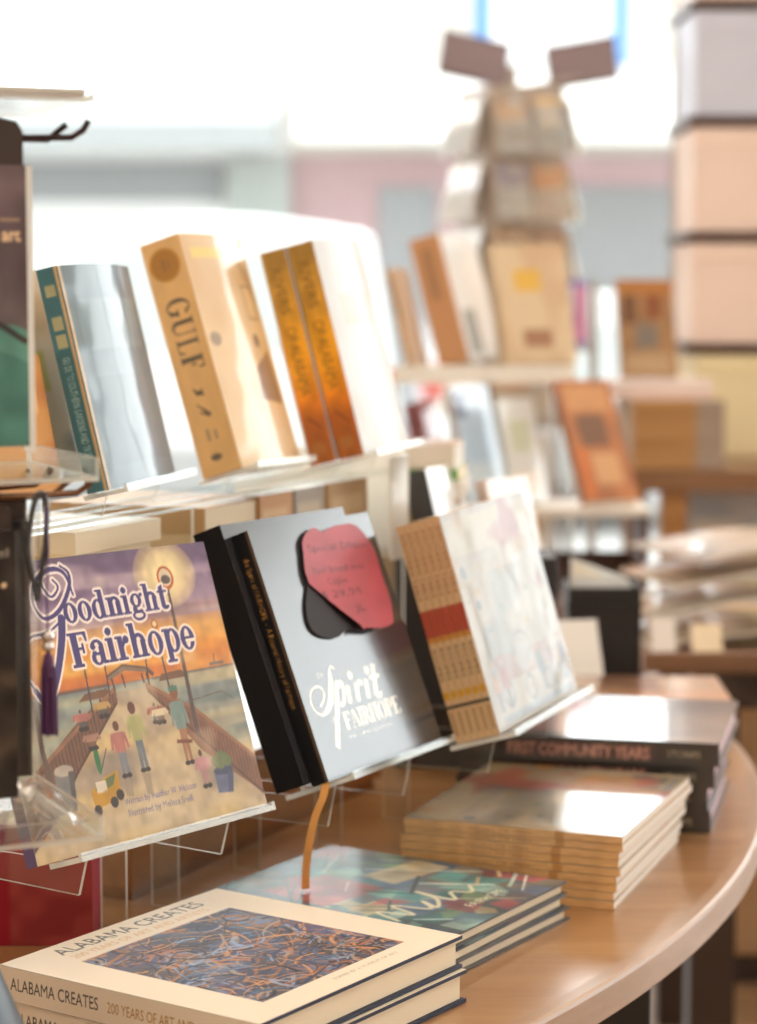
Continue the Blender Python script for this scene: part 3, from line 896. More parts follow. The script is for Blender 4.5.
# ------------------------------------------------------------------ stained-glass style art books, second stack
def artbook():
    W, H, Th = 0.247, 0.266, 0.0118
    f = Ink(W, H, 0.0014, '3c4a50')
    f.wash(5, 5, '54747a', .35, .65, 21, None, .9)
    rd = random.Random(5)
    cells = ['2f6b6a', '7fae9c', 'a7c4b4', '27486a', 'b9454a', '8f2f38', 'd3b07a', '6b8a5a', '54707c', '5a6f96', 'd4dad0', '6a5a63', '7f6a58', '4f9a98']
    for r in range(9):
        for c in range(9):
            x0, y0 = c * W / 9, r * H / 9
            j = lambda: rd.uniform(-.012, .012)
            f.poly([(x0 + j(), y0 + j()), (x0 + W / 9 + j(), y0 + j()), (x0 + W / 9 + j(), y0 + H / 9 + j()), (x0 + j(), y0 + H / 9 + j())], rd.choice(cells), .6)
    f.poly([(W * .2, H * .55), (W * .55, H * .5), (W * .6, H * .78), (W * .25, H * .85)], 'a0474a', .75)
    f.poly([(W * .05, H * .6), (W * .22, H * .55), (W * .3, H * .95), (W * .05, H * .97)], '4e5a63', .9)
    f.poly([(W * .62, H * .5), (W * .95, H * .45), (W * .97, H * .6), (W * .66, H * .66)], 'bfae8a', .8)
    for k in range(26):
        x, y = rd.uniform(0, W), rd.uniform(0, H); a = rd.choice([.5, .55, 2.1, 2.0, .45]) + rd.uniform(-.15, .15); l = rd.uniform(.03, .12)
        f.line([(x, y), (x + l * math.cos(a), y + l * math.sin(a))], rd.uniform(.0015, .004), rd.choice(['2a333a', '27474a', 'cdb88c', '3a3f4a', 'b9cdc6', 'dfe6df']), .9)
    f.mottle(14, 14, .18, 3)
    # a looping script title across the lower half
    sc = spline([(W * .20, H * .24), (W * .26, H * .36), (W * .30, H * .24), (W * .36, H * .36), (W * .40, H * .23), (W * .47, H * .30), (W * .43, H * .22), (W * .53, H * .28), (W * .57, H * .38), (W * .55, H * .22), (W * .64, H * .28), (W * .68, H * .22), (W * .76, H * .27)], 8)
    f.line(sc, .0042, 'd9cfae', .95)
    f.text('FAIRHOPE', W * .5, H * .12, H * .04, 'e8e2cc', width=W * .26)
    s = Ink(H, Th, 0.0012, '1f2a2c'); s.text('FAIRHOPE', .05, .0035, .0055, 'd0c6a0', width=.06)
    return W, H, Th, f, s
W, H, Th, f_, s_ = artbook()
BLK = pmat('black_boards', '1b1c1f', 0.35, coat=0.3)
o0 = (0.177 - 0.247 * math.cos(math.radians(58)), 2.070 - 0.247 * math.sin(math.radians(58)))
art = None
for k, nm in enumerate(['top', 'middle', 'bottom']):
    dx, dy, da = [(0, 0, 0), (.002, -.002, .8), (.001, .003, -.6)][k]
    M = lying((o0[0] + dx, o0[1] + dy), 148 + da, TZ + (3 - k) * (Th + 0.0005))
    lab = {'top': 'top glossy hardcover with a stained-glass patterned cover, behind the cream art books', 'middle': 'middle thin hardcover in the stack with the stained-glass patterned cover', 'bottom': 'bottom thin hardcover of the stained-glass patterned stack, flat on the table'}[nm]
    if art is None:
        art = book('hardcover_book', lab, 'book', M, W, H, Th, BLK, PAPER, True, f_, s_, JACKET, group='patterned art hardcovers in the second stack', board=0.0017)
    else:
        copy_tree(art, M, lab)

# ------------------------------------------------------------------ cream paperbacks, third stack (and the same title on the easel)
def cream_cover(W, H):
    f = Ink(W, H, 0.0016, 'd6c7ae')
    f.wash(5, 6, 'b3a288', .35, .75, 2, None, .8)
    X = lambda u: u * W
    Y = lambda v: v * H
    f.rect(X(.03), X(.97), Y(.80), Y(.97), 'e4cf9f', .6)
    f.wash(7, 9, 'c98f3a', .62, .8, 31, f.reg(R_(0, W, Y(.66), H)).astype(float), .8)
    f.wash(9, 7, 'b5543f', .68, .85, 33, f.reg(R_(X(.3), W, Y(.5), H)).astype(float), .8)
    f.wash(6, 5, '8c8a7e', .5, .75, 35, f.reg(R_(0, W, Y(.25), Y(.7))).astype(float), .6)
    # a market cart with wheels, baskets and little figures
    for (u, v, r) in ((.2, .15, .055), (.45, .13, .05), (.68, .13, .045)):
        f.line(EL(X(u), Y(v), r * W, r * W, n=18), .0035, '5c4d40', .9)
    f.poly([(X(.15), Y(.2)), (X(.72), Y(.19)), (X(.78), Y(.3)), (X(.12), Y(.32))], 'a9714f', .8)
    f.ell(X(.46), Y(.27), X(.11), Y(.06), 'b9b3a4', .9); f.line(EL(X(.46), Y(.3), X(.11), Y(.09), 0, 180), .003, '6e655a', .9)
    rd = random.Random(8)
    for (u, c) in ((.1, 'c9802e'), (.2, 'b4503a'), (.62, '4f6b63'), (.76, '96523e'), (.87, 'b98a4a'), (.93, '6b5a73')):
        f.ell(X(u), Y(.21), X(.035), Y(.06), c, .9); f.ell(X(u), Y(.295), X(.02), Y(.02), 'c79a78', .9); f.rect(X(u - .02), X(u + .02), Y(.08), Y(.17), '5e564e', .8)
    for k in range(30):
        f.ell(X(rd.uniform(.05, .95)), Y(rd.uniform(.1, .75)), X(rd.uniform(.01, .035)), Y(rd.uniform(.01, .03)), rd.choice(['d59c2f', 'a6492f', '7a8b62', 'b7a488', '5f7285', 'd9b48c']), .65)
    f.rect(X(.08), X(.95), Y(.03), Y(.06), '7f8a9a', .7)
    return f
def cream_spine(H, Th, bold=True):
    s = Ink(H, Th, 0.0008, 'd8b58a')
    y0, y1 = Th * .12, Th * .88
    s.text('SOUTHERN TABLE', H * .04, Th * .28, Th * .5, '7a4232', width=H * .31)
    s.rect(H * .395, H * .53, 0, Th, 'b4523f'); s.rect(H * .52, H * .545, 0, Th, 'c98d45')
    s.text('RECIPES', H * .57, Th * .28, Th * .5, '4a4038', width=H * .15)
    s.ell(H * .785, Th * .5, H * .02, Th * .4, 'd39a2c'); s.rect(H * .83, H * .845, 0, Th, '4f463d')
    s.rect(H * .86, H * .97, Th * .3, Th * .7, 'b08c66')
    return s
PW, PH, PT = 0.285, 0.222, 0.0074
CSOFT = pmat('cream_card_cover', 'd8b98f', 0.5)
f_ = cream_cover(PW, PH); f_.a *= np.array([.80, .76, .70]); f_.wash(6, 7, 'c07a1e', .5, .75, 81, f_.reg(R_(PW * .62, PW, 0, PH)).astype(float), .85); f_.wash(6, 6, 'a0402c', .6, .8, 83, f_.reg(R_(PW * .55, PW, 0, PH)).astype(float), .8); f_.wash(5, 5, '6e655c', .5, .75, 85, f_.reg(R_(0, PW * .6, 0, PH)).astype(float), .6); s_ = Ink(PH, PT, .001, 'd3a874'); s_.mottle(20, 2, .08, 4); s_.text('SOUTHERN TABLE', PH * .3, PT * .35, PT * .34, '8a5a34', width=PH * .3); s_.rect(PH * .70, PH * .74, 0, PT, 'b98850')
ordn = ['topmost', 'second', 'third', 'fourth', 'fifth', 'sixth', 'seventh', 'eighth', 'ninth']
pb = None
rd = random.Random(3)
NB = 9
for k in range(NB):
    top = TZ + (NB - k) * (PT + 0.0005)
    sh = 0.012 * math.sin(k * 0.5) if k else 0
    M = lying((0.2336 + 0.010 * (-k / NB) * 0.9 + rd.uniform(-.002, .002), 2.103 + rd.uniform(-.002, .004)), 159.5 + rd.uniform(-.8, .8), top)
    lab = '%s cream paperback %s the stack at the curved table edge' % (ordn[k], 'of' if k == 0 else 'from the top in')
    if pb is None:
        pb = book('paperback_book', 'topmost cream paperback with bright glare, on the stack at the curved edge', 'book', M, PW, PH, PT, CSOFT, PAPER_W, False, f_, s_, GLOSSY, group='cream paperbacks in the third stack')
    else:
        copy_tree(pb, M, lab)

# ------------------------------------------------------------------ dark hardcovers, fourth stack
def dark_cover(W, H):
    f = Ink(W, H, 0.003, '3a3436')
    f.wash(4, 4, '6e5a58', .4, .8, 4, None, .8)
    f.rect(W * .08, W * .92, H * .3, H * .46, 'c98f86', .7); f.rect(W * .1, W * .9, H * .62, H * .8, 'b98078', .6)
    return f
def dark_spine(H, Th):
    s = Ink(H, Th, 0.0011, '191516')
    s.rect(H * .0, H * .13, Th * .2, Th * .8, '5a4632', .6)
    s.rect(H * .16, H * .75, Th * .14, Th * .86, '3a2322')
    s.text('FIRST COMMUNITY YEARS', H * .17, Th * .24, Th * .52, 'c08a7e', width=H * .56, bold=.0006)
    s.text('STORIES', H * .8, Th * .36, Th * .3, 'b5a68a', width=H * .13)
    return s
DW, DH, DT = 0.262, 0.280, 0.0248
f_ = dark_cover(DW, DH); s_ = dark_spine(DH, DT)
PINKP = pages_mat('pink_tinted_paper_edges', 'f0e3e2', 'd9a6b4', 150)
DKC = pmat('black_red_boards', '1a1516', 0.35, coat=0.5)
db = None
for k in range(4):
    M = lying((0.369 + [0, -.004, -.010, -.007][k], 2.397 + [0, .006, .012, .01][k]), 166.5 + [0, .6, -.5, .4][k], TZ + (4 - k) * (DT + 0.0005))
    lab = ['topmost black hardcover in the stack at the right table end, shiny cover', 'second black hardcover down in the stack at the right table end', 'third black hardcover down in the stack at the right table end', 'lowest black hardcover in the stack at the right table end'][k]
    if db is None:
        db = book('hardcover_book', lab, 'book', M, DW, DH, DT, DKC, PINKP, True, f_, s_, GLOSSY, group='black hardcovers in the fourth stack', round_spine=0.003)
    else:
        copy_tree(db, M, lab)

# ------------------------------------------------------------------ brown books lying behind them
BRC = pmat('russet_boards', '8c5a3a', 0.4, coat=0.3)
BRT = pmat('tan_boards', 'b58a62', 0.45, coat=0.2)
f_ = Ink(.19, .14, .004, 'a9805c'); f_.wash(4, 4, '7c5236', .4, .7, 9); f_.rect(.02, .08, .0, .14, 'c07f48', .8); f_.rect(.1, .17, .03, .06, 'cfae8c', .7)
BRB = None
for k, (px_, dz) in enumerate([(0, .028), (0, 0.0)]):
    M = lying((0.462 - .005 * k, 2.89 + .006 * k), 178 - 2 * k, TZ + 0.056 - 0.028 * k)
    lab = ['upper russet book lying behind the black hardcover stack', 'lower russet book lying behind the black hardcover stack'][k]
    if BRB is None:
        BRB = book('hardcover_book', lab, 'book', M, .20, .21, .0275, BRC, PAPER_T, True, f_, None, GLOSSY, group='russet books behind the black stack')
    else:
        copy_tree(BRB, M, lab)
f2 = Ink(.19, .14, .004, 'b58a66'); f2.wash(5, 4, '9a5c34', .4, .7, 19); f2.rect(.03, .15, .08, .1, 'e0c49c', .7)
book('hardcover_book', 'orange-brown book lying flat beside the russet pair at the far table end', 'book', lying((0.245, 2.96), 180, TZ + 0.045), .17, .13, .044, BRT, PAPER_T, True, f2, None, GLOSSY)
# ------------------------------------------------------------------ front row on easels: the picture book with the pier at sunset
def goodnight():
    W, H = 0.284, 0.237
    f = Ink(W, H, 0.0009, 'c9b79a')
    X = lambda u: (u + .2) / 1.2 * W
    Y = lambda v: v * H
    P = lambda l: [(X(a), Y(b)) for a, b in l]
    f.bands([(0, 'd9c6a0'), (Y(.2), 'cdbb98'), (Y(.42), '8f948c'), (Y(.535), '7d8a90'), (Y(.54), 'c9713a'), (Y(.62), 'e89a3c'), (Y(.70), 'e9ab52'), (Y(.735), 'c99a78'), (Y(.80), 'a58ea6'), (Y(.90), '8a7394'), (H, '6c5a78')])
    sky = f.reg(R_(0, W, Y(.54), H)).astype(float); sea = f.reg(R_(0, W, Y(.18), Y(.535))).astype(float)
    f.wash(3, 22, '6b5576', .5, .85, 41, sky * (np.arange(f.a.shape[0])[:, None] / f.k[1] > Y(.74)), .8)
    f.wash(3, 20, 'cbb8c0', .55, .85, 43, sky * (np.arange(f.a.shape[0])[:, None] / f.k[1] > Y(.74)), .6)
    f.wash(3, 18, 'f2c060', .5, .85, 45, sky * (np.arange(f.a.shape[0])[:, None] / f.k[1] < Y(.72)), .7)
    f.wash(3, 16, 'cf6f35', .6, .9, 47, sky * (np.arange(f.a.shape[0])[:, None] / f.k[1] < Y(.66)), .7)
    f.wash(3, 24, 'b9c0a8', .5, .85, 49, sea, .7); f.wash(4, 26, '66767c', .55, .9, 51, sea, .7)
    f.wash(4, 22, 'cfb98e', .6, .9, 53, sea, .6)
    # sun glow and lamp
    f.glow(X(.745), Y(.9), .040, .030, 'f2dc98', 1.0, .35); f.glow(X(.745), Y(.9), .028, .023, 'fdf0bc', .9, .6)
    # horizon boats and far shore
    f.rect(0, X(.33), Y(.535), Y(.545), '6b5a56', .8); f.rect(X(.55), X(1), Y(.53), Y(.538), '6b6a66', .7)
    f.poly(P([(.16, .50), (.33, .50), (.31, .53), (.2, .525)]), '7c5a40'); f.poly(P([(.58, .52), (.74, .52), (.71, .55), (.6, .545)]), '7c5a40')
    f.line(P([(.90, .555), (.905, .585)]), .0012, '6b5a50'); f.rect(X(.87), X(.95), Y(.543), Y(.556), '8b7a6c')
    # the pier deck
    deck = [(.345, .51), (.51, .51), (.735, .32), (1.0, .09), (1.0, 0), (-.2, 0), (-.2, .05), (0.0, .20), (.15, .37)]
    f.poly(P(deck), 'c8b594')
    dm = f.reg(P(deck)).astype(float)
    f.wash(5, 12, 'dcc084', .5, .85, 61, dm, .7); f.wash(5, 14, '94867a', .5, .85, 63, dm, .8); f.wash(4, 9, 'd9b070', .65, .9, 65, dm, .6)
    # railings with pickets
    f.poly(P([(.35, .525), (.15, .445), (.012, .365), (-.145, .275), (-.2, .24), (-.2, .04), (-.04, .15), (.15, .33), (.345, .475)]), '7d5a44')
    f.poly(P([(.508, .52), (.735, .40), (.99, .195), (1.0, .19), (1.0, .05), (.72, .25), (.513, .495)]), '8a6048')
    for k in range(30):
        t = k / 29
        ax, ay = .35 + (-.2 - .35) * t, .52 + (.24 - .52) * t; bx, by = .345 + (-.2 - .345) * t, .478 + (.05 - .478) * t
        f.line(P([(ax, ay), (bx, by)]), .0011, '5a3e30', .8)
        ax, ay = .508 + (1.0 - .508) * t, .517 + (.19 - .517) * t; bx, by = .513 + (1.0 - .513) * t, .495 + (.05 - .495) * t
        f.line(P([(ax, ay), (bx, by)]), .0012, '5f4334', .8)
    f.line(P([(.35, .525), (-.2, .25)]), .0034, '9a6f52'); f.line(P([(.508, .52), (.735, .40), (1.0, .185)]), .0034, '9a6f52')
    f.line(P([(-.2, .05), (.345, .477)]), .0022, '5f4334'); f.line(P([(.513, .495), (1.0, .05)]), .0022, '5f4334')
    # pavilion
    f.line(P([(.325, .565), (.415, .596), (.535, .572), (.56, .548)]), .0036, '6d5848'); f.poly(P([(.325, .565), (.415, .596), (.535, .572), (.53, .562), (.42, .58), (.335, .555)]), '8c7864')
    for (a, b, c) in ((.345, .56, .515), (.40, .57, .52), (.525, .56, .515), (.50, .56, .525)):
        f.line(P([(a, b), (a + .004, c)]), .002, '5d4a3c')
    # lamp posts
    f.line(P([(.745, .87), (.735, .63), (.718, .31)]), [.003, .0042, .0056], '5b4a44'); f.line(P([(.628, .715), (.626, .46)]), .0022, '5b4a44')
    f.ell(X(.743), Y(.885), .0105, .0105, 'c4673a'); f.ell(X(.743), Y(.887), .0078, .0078, 'e9d9b8'); f.ell(X(.743), Y(.879), .006, .004, '6a5a56')
    f.ell(X(.628), Y(.724), .0042, .0044, 'b06a3c'); f.ell(X(.628), Y(.726), .0026, .0026, 'f0d8a0')
    f.line(P([(.225, .61), (.213, .42)]), .0017, '4e4340'); f.line(P([(.327, .61), (.318, .50)]), .0015, '4e4340'); f.line(P([(.541, .62), (.528, .52)]), .0015, '4e4340')
    f.line(P([(-.049, .53), (-.06, .36), (-.048, .17)]), [.004, .005, .0062], '6a5448')
    # barrel, wagon, people
    f.poly(P([(-.03, .29), (.06, .278), (.04, .15), (-.045, .143)]), '7f7c7a'); f.ell(X(.015), Y(.285), .011, .0045, 'b7ab9c'); f.poly(P([(.035, .28), (.06, .278), (.04, .15), (.02, .148)]), '5c5856')
    f.poly(P([(.118, .195), (.20, .235), (.268, .25), (.262, .17), (.235, .15), (.125, .135)]), 'c79a2a'); f.poly(P([(.14, .2), (.205, .23), (.255, .24), (.235, .205), (.17, .185)]), '6d7a4a'); f.rect(X(.15), X(.2), Y(.185), Y(.225), 'dcd3bf')
    f.poly(P([(.118, .195), (.17, .185), (.235, .205), (.262, .17), (.235, .15), (.125, .135)]), 'b98a24', .6)
    for (a, b) in ((.135, .13), (.22, .145), (.255, .165)):
        f.ell(X(a), Y(b), .0045, .0045, '3f342c')
    f.line(P([(.187, .25), (.24, .33)]), .001, '4e4340'); f.ell(X(.185), Y(.30), .003, .013, '3f7a4a')
    def person(u, v, h, top, leg, hat=None, skin='6a4632'):
        # v = feet, h = height
        for d in (-.011, .012):
            f.line(P([(u + d * .7, v + h * .48), (u + d, v + .01)]), [.0052, .0036], leg); f.ell(X(u + d), Y(v + .008), .0034, .002, '3c322c')
        f.poly(P([(u - .026, v + h * .45), (u + .026, v + h * .45), (u + .03, v + h * .80), (u - .03, v + h * .80)]), top)
        f.line(P([(u - .03, v + h * .78), (u - .04, v + h * .5)]), .0032, top); f.line(P([(u + .03, v + h * .78), (u + .042, v + h * .5)]), .0032, top)
        f.ell(X(u), Y(v + h * .91), h * .018, h * .021, skin)
        if hat: f.rect(X(u - .024), X(u + .024), Y(v + h * .93), Y(v + h * .99), hat)
    f.poly(P([(.29, .215), (.33, .213), (.32, .15), (.285, .155)]), '8c7f70', .5); f.poly(P([(.385, .22), (.425, .215), (.42, .14), (.39, .145)]), '8c7f70', .5)
    person(.31, .215, .20, 'b5776e', '7c8088'); person(.408, .22, .25, 'b2b078', '737a84')
    person(.525, .375, .075, 'a05a52', '5d6a74'); person(.545, .37, .07, 'd9cba8', '6d5a50')
    person(.642, .21, .29, '809690', 'a87a58', '54806e', '8c5c40'); f.line(P([(.60, .30), (.68, .29)]), .003, '7c4a34')
    person(.705, .115, .14, 'bd8c8e', 'ad8a86'); person(.155, .40, .075, 'b4746a', '5f5a52'); person(.265, .43, .07, 'bf9f62', '5f5a52'); person(.18, .33, .07, 'a8806a', '7c5a48')
    f.line(P([(.70, .43), (.9, .445), (.96, .41)]), .0008, '6a5a50')
    f.poly(P([(.755, .172), (.86, .155), (.835, .08), (.755, .088)]), '6a6f8e'); f.ell(X(.807), Y(.165), .0125, .004, '4b4f68'); f.poly(P([(.83, .16), (.86, .155), (.835, .08), (.81, .083)]), '565a78')
    for (a, b) in ((.78, .20), (.81, .215), (.84, .195), (.80, .19), (.83, .205)):
        f.ell(X(a), Y(b), .006, .005, '6d7a52')
    f.wash(10, 10, 'e9dcc0', .7, .95, 71, None, .35); f.mottle(40, 34, .07, 5); f.a *= np.array([.93, .91, .89])
    # lettering
    M = f.serif('oodnight', X(.188), Y(.775), H * .095, width=X(.735) - X(.188))
    M |= f.serif('Fairhope', X(.178), Y(.618), H * .118, width=X(.83) - X(.178))
    sw = spline([(.255, .865), (.235, .945), (.17, .965), (.09, .93), (.055, .86), (.09, .80), (.17, .82), (.24, .89), (.255, .945), (.22, .975)], 8)
    swm = f.line(P(sw), [.0018 + .0022 * abs(math.sin(i * .09)) for i in range(len(sw))], 'ffffff', M=f.mask())
    tail = spline([(.175, .80), (.15, .72), (.10, .62), (.05, .55), (0, .53), (-.03, .57)], 8)
    tl = f.line(P(tail), [.0085 - .0001 * i for i in range(len(tail))], 'ffffff', M=f.mask())
    lo = spline([(.11, .95), (.12, .90), (.15, .87), (.19, .90), (.17, .93)], 6); lm = f.line(P(lo), .002, 'ffffff', M=f.mask())
    lp = spline([(-.03, .57), (-.07, .66), (.0, .74), (.09, .75), (.16, .78)], 8); lpm = f.line(P(lp), .0018, 'ffffff', M=f.mask())
    M = f.grow(M, .0005)
    A = M | swm | tl | lm | lpm
    f.put(f.grow(A, .0024), 'efe3da', .92); f.put(A, '463a70')
    f.text('Written by Heather W. Hickson', X(.268), Y(.125), H * .024, '6a6486', width=X(.645) - X(.268))
    f.text('Illustrated by Melissa Snell', X(.272), Y(.085), H * .024, '6a6486', width=X(.61) - X(.272))
    s = Ink(H, .012, 0.001, '6d5a80'); s.text('Goodnight Fairhope', .03, .0035, .006, 'efe3da', width=.1)
    return W, H, .012, f, s
W, H, Th, f_, s_ = goodnight()
GN_M = lean((-0.2612, 1.6898, 0.90), 54.95, 18.1, -1.16)
book('picture_book', 'picture book titled Goodnight Fairhope with a pier at sunset, on an easel', 'book', GN_M, W, H, Th, pmat('white_boards', 'e6e0da', 0.4), PAPER, True, f_, s_, SATIN)
easel('clear acrylic easel holding the picture book with the pier at sunset', GN_M, W, Th, H, TZ, (0.03, W - 0.012), 54.95, .150)

# ------------------------------------------------------------------ front row: two charcoal hardcovers and the red paper note
def spirit():
    W, H = 0.238, 0.2385
    f = Ink(W, H, 0.0011, '3c3d40')
    f.mottle(70, 70, .10, 12)
    X = lambda u: u * W
    Y = lambda v: v * H
    P = lambda l: [(X(a), Y(b)) for a, b in l]
    gold = 'efe6c4'
    S = spline([(.312, .405), (.300, .418), (.280, .415), (.268, .395), (.258, .365), (.232, .325), (.205, .29), (.165, .262), (.115, .250), (.075, .268), (.060, .305), (.080, .343), (.125, .360), (.165, .352), (.178, .330), (.160, .305), (.118, .280)], 8)
    f.line(P(S), [.0020 + .0062 * max(0, math.sin((i - 18) * PI / 48)) if 18 < i < 66 else .0020 for i in range(len(S))], gold)
    f.line(P([(.303, .360), (.225, .235), (.150, .112)]), [.0056, .0068, .0070], gold)        # the long stroke of p
    def stem(u0, v0, u1, v1, w=.0066):
        f.line(P([(u0, v0), (u1, v1)]), w, gold)
    f.line(P(spline([(.298, .335), (.325, .350), (.336, .335), (.325, .30), (.300, .268), (.272, .268)], 6)), .0046, gold)
    stem(.372, .330, .352, .258); f.ell(X(.417), Y(.366), .0042, .0042, gold)
    stem(.443, .330, .423, .258); f.line(P(spline([(.436, .305), (.468, .330), (.492, .322)], 5)), .0048, gold)
    stem(.530, .334, .510, .258); f.ell(X(.561), Y(.367), .0042, .0042, gold)
    stem(.622, .385, .578, .258); f.line(P([(.568, .334), (.645, .334)]), .003, gold); f.line(P(spline([(.578, .262), (.60, .250), (.625, .268)], 5)), .0036, gold)
    M = f.serif('FAIRHOPE', X(.262), Y(.164), H * .070, width=X(.475), sp=-.02); f.put(M, gold)
    f.text('the', X(.165), Y(.388), H * .028, gold, a=.7); f.text('of', X(.165), Y(.205), H * .028, gold, a=.7)
    f.text('A Pictorial History of Fairhope', X(.26), Y(.128), H * .018, gold, width=X(.38), a=.85)
    Th = .0178
    s = Ink(H, Th, 0.0009, '0e0e12')
    s.text('the Spirit of FAIRHOPE  -  A Pictorial History of Fairhope', H * .10, Th * .30, Th * .32, 'c98f4a', width=H * .60)
    s.rect(0, H, Th * .86, Th, '5a4634')
    return W, H, Th, f, s
W, H, Th, f_, s_ = spirit()
LEATHER = painted('charcoal_grained_cloth', 0.17, 0.0, 0.2, 1.0, 0.02, 1.56)
SP_M = lean((-0.0448, 1.9878, 0.90), 63.4, 21.0, -1.0)
BCH = pmat('charcoal_boards', '0b0b0f', 0.5, 0.2)
sp1 = book('hardcover_book', 'charcoal hardcover lettered Spirit of Fairhope with a red note taped on', 'book', SP_M, W, H, Th, BCH, PAPER, True, f_, s_, LEATHER, spine_mat=MATTE)
# the ribbon marker hanging from its foot
Mi = SP_M.inverted()
wp = [Vector((-0.0468, 1.994, 0.9035)), Vector((-0.0500, 1.994, 0.885)), Vector((-0.0575, 2.00, 0.865)), Vector((-0.0635, 2.012, 0.835)), Vector((-0.0665, 2.025, 0.812)), Vector((-0.0675, 2.034, 0.7895))]
ws = spline([tuple(p) for p in wp], 5)
mb = MB()
vs = []
for p in ws:
    for d in (-.0035, .0035):
        for e_ in (-.0005, .0005):
            vs.append(Mi @ (Vector(p) + Vector((d, d * .3, 0)) + Vector((e_ * .3, -e_, 0))))
fs = []
for i in range(len(ws) - 1):
    a = i * 4; b = a + 4
    fs += [(a, a + 2, b + 2, b), (a + 1, b + 1, b + 3, a + 3), (a, b, b + 1, a + 1), (a + 2, a + 3, b + 3, b + 2)]
mb.add(vs, fs, 0, False)
rb = mb.build('ribbon_marker', pmat('amber_ribbon', 'f2b062', 0.5, coat=0.1), sp1); rb['label'] = 'amber ribbon marker'
off = SP_M.to_3x3() @ Vector((-0.012, Th + 0.0008, 0.004))
SB_M = SP_M.copy(); SB_M.translation = SP_M.translation + off
f2 = Ink(.238, .247, .003, '35363a'); f2.mottle(60, 60, .12, 15)
s2 = Ink(.247, .030, .003, '0c0c10')
book('hardcover_book', 'plain black thicker hardcover tucked behind the charcoal one with the red note', 'book', SB_M, .238, .247, .030, BCH, PAPER, True, f2, s2, LEATHER, spine_mat=MATTE)
easel('clear acrylic easel holding the two charcoal hardcovers', SP_M, W, Th + .034, H, TZ, (0.016, W - 0.008), 63.4, .215)
# the note: a torn leaf of red paper, curling off the cover over its black backing
note = thing('paper_note', 'handwritten red paper note stuck on the charcoal hardcover, curling away', 'note', SP_M @ T(0, -0.0012, 0))
W_, H_ = 0.1495, 0.1170
uvs = [(.36, .87), (.38, .917), (.44, .955), (.514, .965), (.56, .945), (.62, .955), (.74, .963), (.84, .955), (.892, .92), (.93, .87), (.95, .81), (.935, .73), (.915, .62), (.87, .545), (.83, .515), (.70, .513), (.62, .525), (.587, .523), (.575, .545), (.50, .605), (.41, .68), (.345, .735), (.325, .76), (.33, .81)]
ink = Ink(.70, .50, .0022, 'a8414b')
ink.mottle(8, 8, .06, 2)
for (x, y, tx, w) in ((.40, .875, 'Special Edition', .50), (.385, .785, 'hand bound cover', .44), (.47, .73, 'Copies', .16), (.37, .68, '$ 29.95', .34), (.60, .60, 'JL', .08)):
    ink.text(tx, x - .30, y - .49, .030, '5e1a26', ang=-2.5, width=w)
c = ink.a.reshape(ink.h, 2, ink.w, 2, 3).mean((1, 3))
# cut the printed sheet to the leaf outline: dense grid, kept where inside
nx, nz = 120, 90
gx = np.linspace(.31, .96, nx + 1); gz = np.linspace(.505, .972, nz + 1)
poly = np.array(spline(uvs + [uvs[0]], 4))
def inside(x, z):
    r = False
    for i in range(len(poly)):
        ax, az = poly[i]; bx, bz = poly[(i + 1) % len(poly)]
        if (az > z) != (bz > z) and x < ax + (z - az) * (bx - ax) / (bz - az): r = not r
    return r
idx = {}; vs = []; fs = []; cols = []
def nv(i, k, back):
    key = (i, k, back)
    if key not in idx:
        u, v = gx[i], gz[k]
        curl = 0.007 * max(0, (.80 - v) / .28) ** 1.6 + 0.003
        idx[key] = len(vs); vs.append(((u - .025) * .238, -curl + (0.0004 if back else 0), v * .2385))
        cc = c[min(ink.h - 1, max(0, int((v - .49) / .50 * ink.h))), min(ink.w - 1, max(0, int((u - .30) / .70 * ink.w)))]
        cols.append([lin(q) for q in (cc if not back else hexc('9c3540'))] + [1.0])
    return idx[key]
ins = [[inside((gx[i] + gx[i + 1]) / 2, (gz[k] + gz[k + 1]) / 2) for k in range(nz)] for i in range(nx)]
for i in range(nx):
    for k in range(nz):
        if ins[i][k]:
            fs.append((nv(i, k, 0), nv(i + 1, k, 0), nv(i + 1, k + 1, 0), nv(i, k + 1, 0)))
            fs.append((nv(i, k, 1), nv(i, k + 1, 1), nv(i + 1, k + 1, 1), nv(i + 1, k, 1)))
me = bpy.data.meshes.new('red_leaf'); me.from_pydata(vs, [], fs)
ca = me.color_attributes.new('ink', 'FLOAT_COLOR', 'POINT'); ca.data.foreach_set('color', [q for cc in cols for q in cc])
me.materials.append(painted('red_note_paper', 0.55, 0.05)); me.polygons.foreach_set('use_smooth', [True] * len(fs)); me.update()
o = bpy.data.objects.new('red_leaf', me); COL.objects.link(o); o.parent = note
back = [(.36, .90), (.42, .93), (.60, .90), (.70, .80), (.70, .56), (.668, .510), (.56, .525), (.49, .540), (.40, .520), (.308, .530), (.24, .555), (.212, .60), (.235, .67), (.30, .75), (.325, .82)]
mb = MB(); mb.prism([(a * .238, b * .2385) for a, b in spline(back + [back[0]], 4)[:-1]], -0.0016, 0.0, 0, 'xz'); bk_ = mb.build('backing_leaf', pmat('black_plum_paper', '1e1418', 0.7), note); bk_['label'] = 'blackish backing leaf under the red one'

